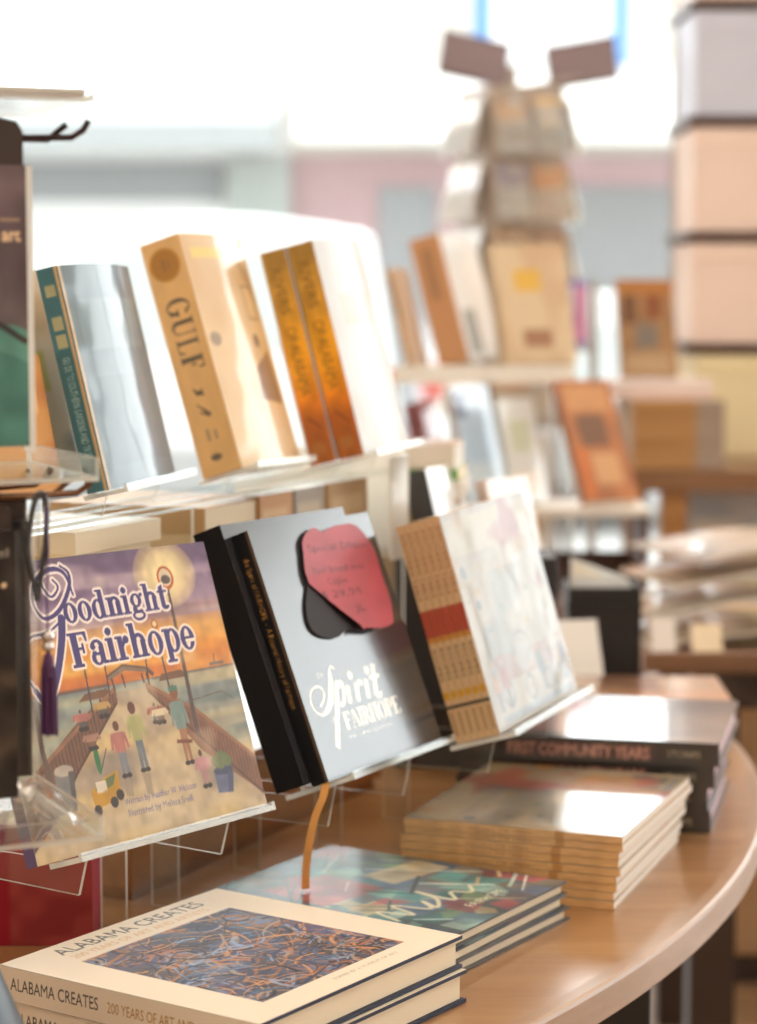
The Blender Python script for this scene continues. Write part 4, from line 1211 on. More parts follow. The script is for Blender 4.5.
# ------------------------------------------------------------------ front row: six thin cream paperbacks
TH_M = lean((0.121, 2.2073, 0.90), 66.4, 16.7, 1.1)
TW, THH, TT = 0.246, 0.226, 0.0077
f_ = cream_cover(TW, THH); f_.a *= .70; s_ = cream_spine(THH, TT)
first = None
for k in range(6):
    M = TH_M @ T(0.0, k * (TT + 0.0004), 0.0)
    lab = ['front cream paperback of six leaning on the easel, glossy illustrated cover', 'second of six cream paperbacks leaning together on the easel', 'third of six cream paperbacks leaning together on the easel', 'fourth of six cream paperbacks leaning together on the easel', 'fifth of six cream paperbacks leaning together on the easel', 'rearmost of six cream paperbacks leaning together on the easel'][k]
    if k < 2:
        first = book('paperback_book', lab, 'book', M, TW, THH, TT, CSOFT, PAPER_W, False, f_, s_, painted('wavy_gloss_print', 0.45, 0.34, 0.07, bump=0.9), spine_mat=SATIN, group='cream paperbacks leaning on the front easel', bow=0.003 if k == 0 else 0.0)
    else:
        copy_tree(first, M, lab)
easel('clear acrylic easel holding six cream paperbacks above the black stack', TH_M, TW, 6 * (TT + .0004), THH, TZ, (-0.004, TW), 66.4, .215)

# ------------------------------------------------------------------ upper row
def teal():
    W, H, Th = .174, .2075, .0199
    f = Ink(W, H, .002, '2f5560'); f.wash(4, 5, '24434d', .4, .8, 6, None, .7); f.wash(3, 4, '6b7a78', .6, .9, 7, None, .5)
    f.rect(W * .1, W * .9, H * .62, H * .85, '8aa0a0', .5); f.rect(W * .12, W * .88, H * .1, H * .5, '1f3a44', .6); f.a *= .8; f.rect(0, W * .03, 0, H, 'c9a878')
    s = Ink(H, Th, .001, '1f6470')
    s.rect(0, H, Th * .88, Th, 'c9a878')
    for (a, b_) in ((.08, .13), (.22, .28), (.30, .36)):
        s.rect(H * a, H * b_, Th * .25, Th * .75, 'c5b37a', .8)
    s.text('GUIDE TO SOUTHERN GARDENS AND TREES', H * .40, Th * .33, Th * .36, 'a9c3c4', width=H * .45)
    return W, H, Th, f, s
W, H, Th, f_, s_ = teal()
G_M = lean((-0.2439, 2.0274, 1.16), 74.9, 13.2, 0.2)
book('hardcover_book', 'teal hardcover with gold spine marks and glaring jacket in the upper row', 'book', G_M, W, H, Th, pmat('teal_boards', '1f6470', 0.4, coat=0.4), PAPER, True, f_, s_, GLARE, round_spine=.003, bow=.009)
easel('clear acrylic easel holding the teal hardcover', G_M, W, Th, H, UZ, (0.0, W + .01), 74.9)
def gulf():
    W, H, Th = .150, .2489, .0455
    f = Ink(W, H, .0016, 'd9b888')
    f.wash(4, 6, 'c8a06c', .45, .8, 3, None, .6)
    f.rect(W * .1, W * .56, H * .90, H * .945, 'e3c566', .9); f.rect(W * .70, W * .93, H * .63, H * .79, '9a7a5c', .7); f.rect(W * .73, W * .90, H * .645, H * .775, 'd9b888')
    f.poly([(W * .75, H * .91), (W * .95, H * .86), (W * .95, H * .70), (W * .85, H * .78)], 'a08060', .6)
    f.poly([(W * .60, H * .42), (W * .92, H * .50), (W * .95, H * .26), (W * .55, H * .28)], '7a5a3c', .8)
    f.ell(W * .12, H * .55, W * .07, H * .03, '6a5a4a', .6); f.ell(W * .74, H * .54, W * .05, H * .03, '4f4238', .8)
    s = Ink(H, Th, .0012, 'deb273')
    s.mottle(12, 4, .04, 3)
    s.ell(H * .11, Th * .50, Th * .39, Th * .39, 'b98116'); s.ell(H * .11, Th * .50, Th * .34, Th * .34, 'a8720f'); s.rect(H * .085, H * .135, Th * .44, Th * .50, '8a5f14'); s.rect(H * .09, H * .13, Th * .56, Th * .60, '8a5f14')
    M = s.serif('GULF', H * .255, Th * .26, Th * .56, width=H * .31, sp=.06); s.put(M, '4b4034')
    s.poly([(H * .63, Th * .34), (H * .665, Th * .40), (H * .67, Th * .62), (H * .655, Th * .56), (H * .64, Th * .60), (H * .65, Th * .46)], '4b4034')
    s.line([(H * .70, Th * .34), (H * .755, Th * .62)], [.001, .004], '5a4c3c'); s.line([(H * .735, Th * .38), (H * .76, Th * .60)], .0018, '5a4c3c')
    s.rect(H * .81, H * .86, Th * .38, Th * .47, 'a88c66'); s.rect(H * .82, H * .86, Th * .58, Th * .66, 'a88c66')
    s.ell(H * .93, Th * .48, H * .014, Th * .14, '5a4c3c')
    return W, H, Th, f, s
W, H, Th, f_, s_ = gulf()
GU_M = lean((-0.1391, 2.2857, 1.16), 68.85, 17.2, -1.4)
book('hardcover_book', 'thick tan hardcover with GULF on the spine and a gold seal', 'book', GU_M, W, H, Th, pmat('tan_jacket', 'deb273', 0.4, coat=0.3), PAPER, True, f_, s_, GLARE, bow=.006)
easel('clear acrylic easel holding the thick tan hardcover', GU_M, W, Th, H, UZ, (0.0, W), 68.85)
def amber():
    W, H, Th = .155, .2420, .0298
    f = Ink(W, H, .0025, 'd3d6d8'); f.wash(4, 5, 'c6c4be', .4, .8, 5, None, .7); f.rect(W * .2, W * .8, H * .6, H * .75, 'c9c0ae', .5)
    s = Ink(H, Th, .0012, 'b8801e')
    xs = np.linspace(0, 1, s.a.shape[1])
    st = [(0, '9a7632'), (.18, 'ab8130'), (.45, 'dc9c1e'), (.62, 'e0941a'), (.74, 'd67a18'), (.80, 'ac5c1e'), (1, '98551f')]
    g = np.stack([np.interp(xs, [q[0] for q in st], [hexc(q[1])[i] for q in st]) for i in range(3)], -1)
    s.a[:] = g[None]
    s.mottle(16, 4, .12, 8); s.a = np.clip(s.a * 1.10, 0, 1)
    s.text('RIVERS', H * .08, Th * .3, Th * .42, '7c5a20', width=H * .22); s.text('OF ALABAMA', H * .36, Th * .3, Th * .42, '80560f', width=H * .32)
    s.ell(H * .93, Th * .45, H * .03, Th * .3, 'b0763a', .7); s.line([(H * .78, Th * .3), (H * .84, Th * .8)], .002, '5a2c10', .7)
    return W, H, Th, f, s
W, H, Th, f_, s_ = amber()
O2_M = lean((-0.0160, 2.4720, 1.16), 70.5, 14.2, 1.0)
AMB = pmat('amber_jacket', '9a6a24', 0.4, coat=0.3)
am = book('hardcover_book', 'front one of two amber-spined hardcovers in the upper row, white cover', 'book', O2_M, W, H, Th, AMB, PAPER, True, f_, s_, JACKET, group='amber-spined hardcovers in the upper row', bow=.008)
book('hardcover_book', 'rear one of two amber-spined hardcovers in the upper row, spine tilted apart', 'book', O2_M @ T(-.006, Th + .0015, 0), W, H, Th, AMB, PAPER, True, f_, s_, JACKET, group='amber-spined hardcovers in the upper row')
easel('clear acrylic easel holding the two amber-spined hardcovers', O2_M, W, 2 * Th + .006, H, UZ, (-0.006, W), 70.5)
# books further left and right along the upper row
f_ = Ink(.15, .21, .003, 'd9c3a2'); f_.wash(4, 5, 'c7a87c', .4, .8, 5); f_.rect(.02, .13, .09, .13, 'b9b04a', .8); f_.wash(5, 6, '8f8a78', .5, .8, 8, f_.reg(R_(0, .15, 0, .09)).astype(float))
book('paperback_book', 'cream paperback with a yellow-green picture leaning left of the teal hardcover', 'book', lean((-0.345, 2.02, 1.16), 66, 14), .15, .205, .018, pmat('cream_card', 'dcc8a8', 0.5), PAPER, False, f_, Ink(.205, .018, .004, 'dcc8a8'), SATIN)
f_ = Ink(.15, .17, .003, 'c98d45'); f_.wash(4, 4, 'b5702e', .4, .8, 15); f_.rect(.015, .135, .1, .13, 'e3b06a', .7)
book('paperback_book', 'orange-tan paperback leaning at the left end of the upper row', 'book', lean((-0.345, 1.90, 1.16), 60, 12), .125, .125, .014, pmat('orange_card', 'c98d45', 0.5), PAPER, False, f_, Ink(.125, .014, .004, 'd09a55'), SATIN)

# ------------------------------------------------------------------ cream and tan books lying on the middle shelf, seen through the acrylic
def mid(k, along, back, w, h, th, z, col, yaw, lab, name='paperback_book'):
    p = M2 @ Vector((along, back, 0))
    f = Ink(w, h, .004, col); f.wash(4, 4, 'c9b492', .5, .9, 60 + k, None, .5); f.rect(w * .15, w * .85, h * .6, h * .75, 'b9a27c', .5)
    return book(name, lab, 'book', lying((p.x, p.y), yaw, z + th), w, h, th, pmat('mid_cover_%s' % col, col, 0.5), PAPER, False, f, Ink(h, th, .004, col), SATIN)
zz = 1.0402
for k, (al, th) in enumerate([(.28, .021), (.30, .019), (.27, .022), (.29, .020)]):
    mid(k, al, .03, .15, .21, th, zz, ['e2cfae', 'e9dabd', 'dfc9a3', 'ecdfc6'][k], 155, ['lowest', 'second', 'third', 'topmost'][k] + ' cream paperback in the pile on the middle shelf under the teal hardcover')
    zz += th + .0005
zz = 1.0402
for k, th in enumerate([.026, .027, .027]):
    mid(10 + k, .56, .05, .15, .19, th, zz, ['cfae84', 'dcc29a', 'c7a173'][k], 155, ['lowest', 'middle', 'topmost'][k] + ' tan book in the pile on the middle shelf under the thick tan hardcover')
    zz += th + .0005
p0 = None
for k, (col, lab) in enumerate([('b98550', 'orange-tan book standing behind the frosted curved front'), ('9c9084', 'grey book standing behind the frosted curved front'), ('b8946a', 'wide tan book standing behind the frosted curved front')]):
    p = M2 @ Vector((.67 + .082 * k, .045, 1.0412))
    w_ = [.075, .07, .10][k]
    f = Ink(w_, .084, .004, col); f.rect(w_ * .1, w_ * .9, .05, .07, 'd9c4a0', .5)
    book('paperback_book', lab, 'book', lean(p, 65, 1), w_, .084, .018, pmat('standing_cover_%d' % k, col, 0.5), PAPER, False, f, Ink(.084, .018, .004, col), SATIN)
# ------------------------------------------------------------------ countertop rack at the left
RX, RY = -0.314, 1.549
a_ = math.radians(25.5)
MR = rowframe((RX, RY), 25.5)
WIRE = pmat('bronze_wire', '6a4a34', 0.25, 0.5, 0.9)
WIRED = pmat('dark_wire', '3a2c30', 0.35, 0.5, 0.6)
SLATE = pmat('slate_grey_base', '3c4650', 0.4)
rack = thing('countertop_rack', 'clear countertop spinner rack with trays and wire hooks, at the left', 'display rack', MR @ T(0, 0, TZ))
Z0 = -TZ
mb = MB(); mb.lathe([(0.0, 0.0), (0.084, 0.0), (0.082, 0.012), (0.070, 0.05), (0.056, 0.085), (0.046, 0.110), (0.034, 0.124), (0.015, 0.132), (0.0, 0.132)], (0, 0, 0), 32); mb.build('base', SLATE, rack)
mb = MB(); mb.tube([(0, 0, .125), (0, 0, .95)], 0.012, 12); mb.build('pole', pmat('clear_grey_pole', 'a9a9ab', 0.3), rack)
mb = MB(); mb.box(-.055, .055, .012, .016, .735, .95, thin=(0, 1)); mb.build('upright_panel', [CLEAR, EDGE], rack)
for z, nm in ((1.468, 'tray'), (1.214, 'tray'), (0.966, 'tray')):
    mb = MB(); mb.box(-.10, .10, -.08, .08, z + Z0 - .003, z + Z0, thin=(0, 1))
    for (x0, x1, y0, y1) in ((-.10, .10, -.08, -.077), (.097, .10, -.08, .08), (-.10, .10, .077, .08)):
        mb.box(x0, x1, y0, y1, z + Z0, z + Z0 + (.013 if z < 1.4 else .004), thin=(0, 1))
    mb.build(nm, [CLEAR, EDGE], rack)
def prong(y0, z, ln, mat, r=.0022):
    mb = MB(); mb.tube([(.01, y0, z + Z0), (ln * .6, y0, z + Z0), (ln - .012, y0, z + Z0 + .001), (ln - .004, y0, z + Z0 + .006), (ln, y0, z + Z0 + .012)], r, 8)
    mb.tube([(.01, y0 + .012, z + Z0), (ln - .025, y0 + .012, z + Z0 + .0), (ln - .012, y0 + .012, z + Z0 + .010)], r, 8)
    mb.build('wire_hook', mat, rack)
prong(-.0635, 1.441, .101, WIRED); prong(-.0550, 1.200, .104, WIRE); prong(-.02, 1.204, .085, WIRE); prong(.03, 1.200, .1, WIRE)
# the leaflet lying on the top tray
f = Ink(.17, .06, .004, 'f0e9ea'); f.rect(0, .17, 0, .02, '9bb86a'); f.wash(5, 3, 'd99ab0', .5, .8, 3)
book('booklet', 'thin pale booklet lying on the top clear tray of the rack', 'booklet', MR @ frame((-.075, -.077, 1.4730), (1, 0, 0), (0, 1, 0), (0, 0, -1)), .17, .06, .004, pmat('pale_pink_card', 'e9d5da', 0.5), PAPER_W, False, f, None, SATIN)

# hanging packs
def pack(name, label, M, w, h, d, header, ink, sleeve=None):
    t = thing(name, label, 'hanging pack', M)
    hh = h - header
    mb = MB(); mb.box(0, w, 0, d, 0, hh); mb.build('box', pmat('dark_plum_box', '4a3a3c', 0.5), t, bevel=.001)
    ink.mesh('front_print', SATIN, t, (0, -.0004, 0), (w, 0, 0), (0, 0, hh))
    n = 10
    tab = [(0, hh)] + [(w, hh)] + [(w, hh + header * .62), (w - .004, hh + header * .8)] + [(w * .70, hh + header), (w * .3, hh + header), (.004, hh + header * .8), (0, hh + header * .62)]
    mb = MB(); mb.prism(tab, d * .4, d * .4 + .0012, 0, 'xz'); mb.build('hang_tab', pmat('dark_brown_card', '3a2b26', 0.5), t)
    mb = MB(); mb.box(w, w + .004, -.001, d + .001, -.004, hh); mb.build('clear_sleeve', sleeve or FROST, t)
    return t
f = Ink(.12, .186, .0011, '54454a')
f.bands([(0, '4d6e66'), (.05, '5a8a80'), (.08, '6a5f60'), (.12, '584a50'), (.186, '6e5f62')])
f.ell(.105, .056, .026, .026, '5f9488'); f.ell(.09, .03, .045, .035, '4d7f76'); f.line(spline([(.0, .09), (.05, .075), (.09, .085), (.12, .07)], 6), .004, '3f3a3a')
f.glow(.06, .17, .05, .03, 'a08a80', .7); f.mottle(10, 14, .12, 4)
f.text('art', .1035, .137, .0085, 'e9c9a2', width=.0125, bold=.0004); f.line([(.102, .151), (.116, .151)], .0012, 'd9b690')
P1 = MR @ T(-.0665, -.074, 1.236)
pack('hanging_pack', 'dark plum hanging pack with teal figure, on the upper wire hook of the rack', P1, .12, .222, .012, .036, f)
f = Ink(.12, .19, .0011, '2a2421'); f.mottle(8, 12, .4, 5); f.wash(5, 7, '5a4a3e', .6, .9, 9, None, .8); f.wash(6, 8, '0f0d0d', .5, .8, 10, None, .8)
f.text('al', .110, .172, .006, 'd9cfc4', width=.006); f.ell(.113, .152, .002, .002, 'e9c9a2')
P2 = MR @ T(-.0760, -.066, 0.996)
t = pack('hanging_pack', 'black hanging pack on the middle wire hook of the rack, above the lowest tray', P2, .12, .205, .010, .022, f, POLY)
mb = MB(); mb.box(.1265, .1375, -.004, .0075, -.012, .205, thin=(0, 0)); mb.build('plastic_bag', [POLY, EDGE], t)

f = Ink(.10, .19, .0012, '231d1b'); f.mottle(8, 12, .4, 15); f.wash(5, 9, '5a4a40', .6, .9, 19, None, .6)
pack('hanging_pack', 'second black hanging pack, tucked behind the front one on the middle wire hook', MR @ T(-.0380, -.040, 1.004), .10, .200, .008, .022, f, POLY)
# bookmark: dark strap loop, thin cord, bead and purple tassel
bmk = thing('bookmark', 'bookmark with silver bead and purple tassel hanging from a rack hook', 'bookmark', MR @ T(.062, -.072, 1.197))
mb = MB(); mb.tube(spline([(-.004, 0, -.066), (-.010, 0, -.03), (-.004, .001, .003), (.003, .001, .003), (.002, -.001, -.025), (-.004, 0, -.066)], 6), .0021, 8)
mb.build('strap', pmat('black_glossy_strap', '1a1416', 0.2, coat=.6), bmk)
mb = MB(); mb.tube([(.002, -.002, -.002), (.003, -.003, -.03), (.0015, -.003, -.06), (.002, -.003, -.0925)], .0008, 6); mb.build('cord', pmat('purple_cord', '4a2c5c', 0.6), bmk)
mb = MB()
for z, r in ((-.0905, .0045), (-.0975, .004)):
    mb.lathe([(r * math.sin(PI * k / 8) + 1e-5, z + r * math.cos(PI * k / 8)) for k in range(9)], (.002, -.003, 0), 12)
mb.build('bead', pmat('silver_bead', 'cfcac8', 0.15, 0.5, 1.0), bmk)
mb = MB(); rd = random.Random(4)
mb.lathe([(.0008, -.101), (.0034, -.104), (.0042, -.110), (.0038, -.113), (.0046, -.118)], (.002, -.003, 0), 12)
for k in range(60):
    a = rd.uniform(0, 2 * PI); r = rd.uniform(.001, .0048); q = rd.uniform(.9, 1.3)
    mb.tube([(.002 + r * math.cos(a), -.003 + r * math.sin(a), -.111), (.002 + r * q * math.cos(a), -.003 + r * q * math.sin(a), -.13), (.002 + r * q * 1.05 * math.cos(a), -.003 + r * q * 1.05 * math.sin(a), -.156 - rd.uniform(0, .003))], .0007, 5)
tz_ = mb.build('tassel', pmat('purple_silk', '4a2350', 0.5), bmk)

# bag of cards on the lowest tray
bag = thing('plastic_bag', 'crinkled clear plastic bag lying on the lowest tray of the rack', 'plastic bag', MR @ T(.056, -.025, .968))
mb = MB(); rd = random.Random(9); nx, ny = 12, 8; vs = []; fs = []
for j in range(ny + 1):
    for i in range(nx + 1):
        u, v = i / nx, j / ny
        vs.append((-.037 + .076 * u, -.045 + .10 * v, .004 + .022 * math.sin(PI * u) * math.sin(PI * v) + rd.uniform(0, .006)))
for j in range(ny):
    for i in range(nx):
        fs.append((j * (nx + 1) + i, j * (nx + 1) + i + 1, (j + 1) * (nx + 1) + i + 1, (j + 1) * (nx + 1) + i))
mb.add(vs, fs, 0, False); mb.build('film', POLY, bag)

# red slipcase behind the cream art books, seen under the front row
RED = pmat('crimson_cloth', '9c1c2c', 0.6)
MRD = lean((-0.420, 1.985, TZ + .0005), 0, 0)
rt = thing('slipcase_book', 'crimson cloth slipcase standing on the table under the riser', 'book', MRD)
mb = MB(); mb.prism([(0, 0), (.162, 0), (.162, .075), (.158, .075), (.158, .004), (.004, .004), (.004, .075), (0, .075)], 0, .110, 0); mb.build('case', RED, rt)
mb = MB(); mb.box(.0045, .1575, .0045, .073, .001, .107); mb.build('page_block', PAPER, rt)
f = Ink(.162, .110, .003, '9c1c2c'); f.rect(.088, .162, 0, .11, 'a5433f'); f.wash(6, 6, '8a2c30', .5, .8, 4, f.reg(R_(.088, .162, 0, .11)).astype(float), .7)  # lighter right part: veil of the reflecting acrylic in front, painted into the cloth
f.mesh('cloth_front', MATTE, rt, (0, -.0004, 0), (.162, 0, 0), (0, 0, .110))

# ------------------------------------------------------------------ far end of the table: the second tier and its books
M3 = rowframe((0.09, 3.02), 45)
blk = thing('display_block', 'tan wooden display block at the far end of the table', 'display riser', T(0.045, 2.86, TZ))
mb = MB(); mb.box(-.07, .055, 0, .14, 0.006, .318); mb.build('body', wood_mat('tan_block_wood', 'a98a60', 'bfa174', .5, .1), blk)
mb = MB(); mb.box(-.074, .059, -.004, .144, .318, .325); mb.build('cap', MATS['tan_block_wood'], blk)
mb = MB(); mb.box(-.074, .059, -.004, .144, 0, .006); mb.build('plinth', MATS['tan_block_wood'], blk)
zz = TZ + .3255
for k, (col, th, lab) in enumerate([('efe9df', .022, 'white paperback lowest on the tan display block'), ('63a048', .014, 'bright green paperback lying on the tan display block'), ('e6ddcf', .03, 'pale thick paperback topmost on the tan display block')]):
    f = Ink(.12, .13, .005, col)
    book('paperback_book', lab, 'book', lying((.105 - .004 * k, 2.862), 172, zz + th), .12, .13, th, pmat('flat_cover_%d' % k, col, .5), PAPER_W if k != 1 else PAPER, False, f, Ink(.13, th, .005, col), GLOSSY)
    zz += th + .0005
t4 = thing('side_table', 'low wooden display table in the middle of the shop, behind the bow-fronted one', 'table', T(-0.15, 4.2, 0))
mb = MB(); mb.box(0, .68, 0, .80, TZ - .03, TZ); mb.build('tabletop', wood_mat('walnut_table', '6e4c36', '8a6246', .35, .35, 1.5, (2, 12, 12)), t4, bevel=.004)
for (x, y) in ((.02, .02), (.60, .02), (.02, .72), (.60, .72)):
    mb = MB(); mb.box(x, x + .055, y, y + .055, 0, TZ - .03); mb.build('leg', pmat('dark_walnut_leg', '3b2a22', .45), t4)
UZ3 = 1.178
r3 = thing('acrylic_riser', 'white-edged acrylic riser on the middle table under tan leaning books', 'display riser', T(0.05, 4.57, 0))
mb = MB(); mb.box(-.02, .35, 0, .22, UZ3 - .008, UZ3, thin=(0, 1)); mb.build('top_plate', [CLEAR, pmat('white_acrylic_edge', 'f2efe8', .3, coat=.5)], r3)
mb = MB(); mb.box(-.02, .35, -.005, 0, UZ3 - .026, UZ3 + .010); mb.build('front_lip', MATS['white_acrylic_edge'], r3)
for sx in (-.016, .346):
    mb = MB(); mb.box(sx - .004, sx + .004, .03, .22, TZ, UZ3 - .008, thin=(0, 1)); mb.build('leg', [CLEAR, EDGE], r3)
def simple(name, lab, o, yaw, tilt, w, h, th, col, spine_col, patches=(), hard=True, ink_mat=None, wash=None, pages=None):
    f = Ink(w, h, .004, col)
    if wash: f.wash(4, 5, wash, .4, .8, len(lab), None, .7)
    for (u0, u1, v0, v1, c) in patches:
        f.rect(u0 * w, u1 * w, v0 * h, v1 * h, c, .9)
    s = Ink(h, th, .004, spine_col); s.rect(h * .1, h * .5, th * .35, th * .65, tuple(min(1, q * .8) for q in hexc(spine_col)))
    o = Vector(o); o.z += th * math.sin(math.radians(tilt)) + .0006
    return book(name, lab, 'book', lean(o, yaw, tilt), w, h, th, pmat('case_' + spine_col, spine_col, .45, coat=.2), pages or PAPER, hard, f, s, ink_mat or GLOSSY)
simple('hardcover_book', 'orange-tan hardcover with white front leaning on the middle table riser', (0.186, 4.605, UZ3 + .002), 66, 15, .19, .268, .069, 'eef0ee', 'c98f58', [(.15, .5, .05, .4, '7d8072'), (.6, .9, .1, .9, 'f7f7f5')])
simple('hardcover_book', 'beige hardcover with a yellow square leaning beside the orange-tan one', (0.262, 4.62, UZ3 + .002), 26, 14, .17, .254, .03, 'd9c2a0', 'cdb088', [(.25, .62, .62, .8, 'e0b03c'), (.3, .7, .15, .3, '9a6a4a')], wash='c9a884')
simple('paperback_book', 'white paperback leaning left of the orange-tan hardcover on the riser', (0.076, 4.62, UZ3 + .002), 66, 14, .07, .206, .02, 'efe9df', 'cfa878', hard=False)
# lower rank there, leaning on a stepped shelf
ST3 = 0.924
st = thing('step_shelf', 'low white step shelf under the blue and orange leaning books', 'display riser', T(0.098, 4.27, TZ))
mb = MB(); mb.box(0, .42, 0, .22, ST3 - TZ - .014, ST3 - TZ); mb.build('shelf_board', pmat('white_laminate', 'e9e4dc', .4), st)
for sx in (0.0, .406):
    mb = MB(); mb.box(sx, sx + .014, .01, .21, 0, ST3 - TZ - .014); mb.build('side_panel', MATS['white_laminate'] if sx == 0 else pmat('plum_brown_panel', '6a5552', .6), st)
mb = MB(); mb.box(.014, .406, .20, .206, 0, .07); mb.build('back_panel', MATS['plum_brown_panel'], st)
simple('hardcover_book', 'dark red hardcover leaning on the white step shelf, narrow spine showing', (0.120, 4.30, ST3 + .001), 66, 14, .07, .20, .031, '8a3038', '7a2a34')
simple('paperback_book', 'pale blue paperback leaning on the white step shelf', (0.180, 4.305, ST3 + .001), 52, 13, .12, .23, .02, 'b9cde2', 'd9e2ea', [(.1, .9, .1, .35, 'd6dfe6'), (.0, .3, .75, .95, '39426e')], hard=False)
simple('paperback_book', 'white and grey paperback leaning between the blue and orange books', (0.265, 4.31, ST3 + .001), 48, 13, .105, .205, .018, 'dcdfda', 'cfd6d6', [(.2, .8, .5, .8, 'c9d0b0'), (.1, .9, .1, .3, 'e9d9c6')], hard=False)
simple('paperback_book', 'orange-brown illustrated book leaning at the right of the white step shelf', (0.400, 4.285, ST3 + .001), 30, 26, .125, .255, .022, 'b5703e', '9a5830', [(.1, .9, .75, .95, 'c9925e'), (.2, .75, .45, .72, '6e4a36'), (.3, .8, .15, .4, 'd0a070'), (.05, .25, .05, .45, 'c86a2a')], hard=False, wash='8f5530')
# small dark-spined book and pale papers behind the front easel
simple('hardcover_book', 'small black-spined book with a pale cover behind the six cream paperbacks', at(436, 524, 2.80), 62, 14, .07, .062, .034, 'e9ecec', '17181c', pages=PAPER_W)
simple('paperback_book', 'pinkish white paperback standing behind the six cream paperbacks', at(500, 560, 2.86), 50, 14, .09, .10, .018, 'ead9d2', 'e4cfc6', hard=False)
mk = thing('display_block', 'dark display block behind the front easels, carrying the small black book', 'display riser', T(0.02, 2.745, TZ))
mb = MB(); mb.box(.0, .2, .0, .105, .0, .262); mb.build('body', pmat('black_block', '231f20', .5), mk, bevel=.003)

# black bin of cards and leaflets behind the russet books
binm = T(0.272, 3.2, TZ)
b = thing('card_bin', 'black open card bin standing behind the russet books', 'bin', binm)
mb = MB()
mb.box(0, .105, 0, .004, 0, .165); mb.box(0, .105, .096, .10, 0, .165); mb.box(0, .004, .004, .096, 0, .165); mb.box(.101, .105, .004, .096, 0, .165); mb.box(.004, .101, .004, .096, 0, .004)
mb.build('shell', pmat('black_plastic', '151416', .45), b)
mb = MB(); mb.box(-.002, .107, -.004, .0, .135, .142); mb.build('front_rail', MATS['black_plastic'], b)
rd = random.Random(12)
for k in range(6):
    c = ['f2f2ee', 'e2e6ea', 'f0ead9', 'e9eef0', 'f4efe8', 'dfe3e6'][k]
    yv = .012 + .014 * k
    mb = MB(); mb.prism([(.01, 0), (.093, 0), (.093, .15 + .022 * ((k * 2) % 4) / 3), (.01, .155 + .02 * (k % 3))], yv, yv + .003, 0, 'xz')
    o = mb.build('greeting_card', pmat('card_stock_%d' % k, c, .25, coat=.5), None, M=binm @ T(0, 0, .0045))
    tag(o, ['foremost', 'second', 'third', 'fourth', 'fifth', 'rearmost'][k] + ' pale card standing in the black card bin', 'card', 'cards in the black bin')
wt = thing('price_card', 'white price card leaning against the front of the black bin', 'card', lean((0.256, 3.135, TZ + .014), 15, 22))
mb = MB(); mb.box(0, .07, 0, .002, 0, .115); mb.box(0, .07, .002, .03, 0, .002); mb.build('card', pmat('white_price_card', 'eeeeec', .4), wt)

# ------------------------------------------------------------------ second table to the right with fanned magazines
T2Z = 0.76
W2 = MATS['walnut_table']
t2 = thing('side_table', 'brown side table at the right carrying fanned magazines', 'table', T(0.425, 3.58, 0))
mb = MB(); mb.box(0, 1.05, 0, .50, T2Z - .035, T2Z); mb.build('tabletop', W2, t2, bevel=.004)
for (x, y) in ((.085, .02), (.94, .02), (.085, .42), (.94, .42)):
    mb = MB(); mb.box(x, x + .075, y, y + .06, 0, T2Z - .035); mb.build('leg', MATS['dark_walnut_leg'], t2)
mb = MB(); mb.box(.16, .94, .04, .06, T2Z - .10, T2Z - .035); mb.build('apron', MATS['dark_walnut_leg'], t2)
tc_ = thing('cabinet', 'low tan cabinet standing beyond the right end of the display table', 'cabinet', T(0.555, 4.25, 0))
mb = MB(); mb.box(0, .35, 0, .18, .06, .72); mb.build('body', wood_mat('tan_cabinet_wood', 'b8926a', 'cba883', .5, .1), tc_)
mb = MB(); mb.box(.012, .338, -.012, 0, .09, .69); dd = mb.build('door', MATS['tan_cabinet_wood'], tc_)
mb = MB(); mb.tube([(.04, -.02, .4), (.04, -.02, .5)], .005, 8); mb.build('handle', WIRED, dd)
mb = MB(); mb.box(.01, .34, .02, .17, 0, .06); mb.build('plinth', MATS['dark_walnut_leg'], tc_)
def magazine(lab, x, y, z, yaw, w, d, curl, col, col2):
    t = thing('magazine', lab, 'magazine', T(x, y, z) @ Matrix.Rotation(math.radians(yaw), 4, 'Z'), 'fanned magazines on the right table')
    n = 14; prof = []
    top = []
    for i in range(n + 1):
        u = i / n
        top.append((u * w, .006 + curl * math.sin(PI * min(1, u * 1.05)) ** 1.0 * (.4 + .6 * u)))
    poly = top + [(p[0], p[1] - .005) for p in top[::-1]]
    mb = MB(); mb.prism(poly, 0, d, 0, 'xz', smooth=False); mb.build('pages', PAPER_W, t)
    f = Ink(w, d, .006, col); f.wash(4, 4, col2, .4, .75, len(lab)); f.rect(w * .1, w * .9, d * .7, d * .88, 'efe9e0', .7)
    me = f.mesh('cover_print', GLOSSY, t, (0, 0, .0065), (w, 0, 0), (0, d, 0))
    for v in me.data.vertices:
        u = v.co.x / w; v.co.z = .0065 + curl * math.sin(PI * min(1, u * 1.05)) * (.4 + .6 * u)
    return t
for k, (x, y, dz, yw, cu, c1, c2, lb) in enumerate([
        (.44, 3.60, .0, 6, .034, 'c9b8a2', '9a8672', 'lowest tan magazine in the fan on the right table'),
        (.455, 3.64, .044, 12, .038, 'd9d2c6', 'a9a092', 'second grey-white magazine in the fan on the right table'),
        (.49, 3.66, .09, 17, .034, 'c2ad93', '8f7a66', 'third tan magazine in the fan on the right table'),
        (.53, 3.69, .132, 22, .028, 'cfc6ba', 'a08f80', 'topmost grey magazine curling over the fan on the right table')]):
    magazine(lb, x, y, T2Z + dz + .0005, yw, .40, .24, cu, c1, c2)
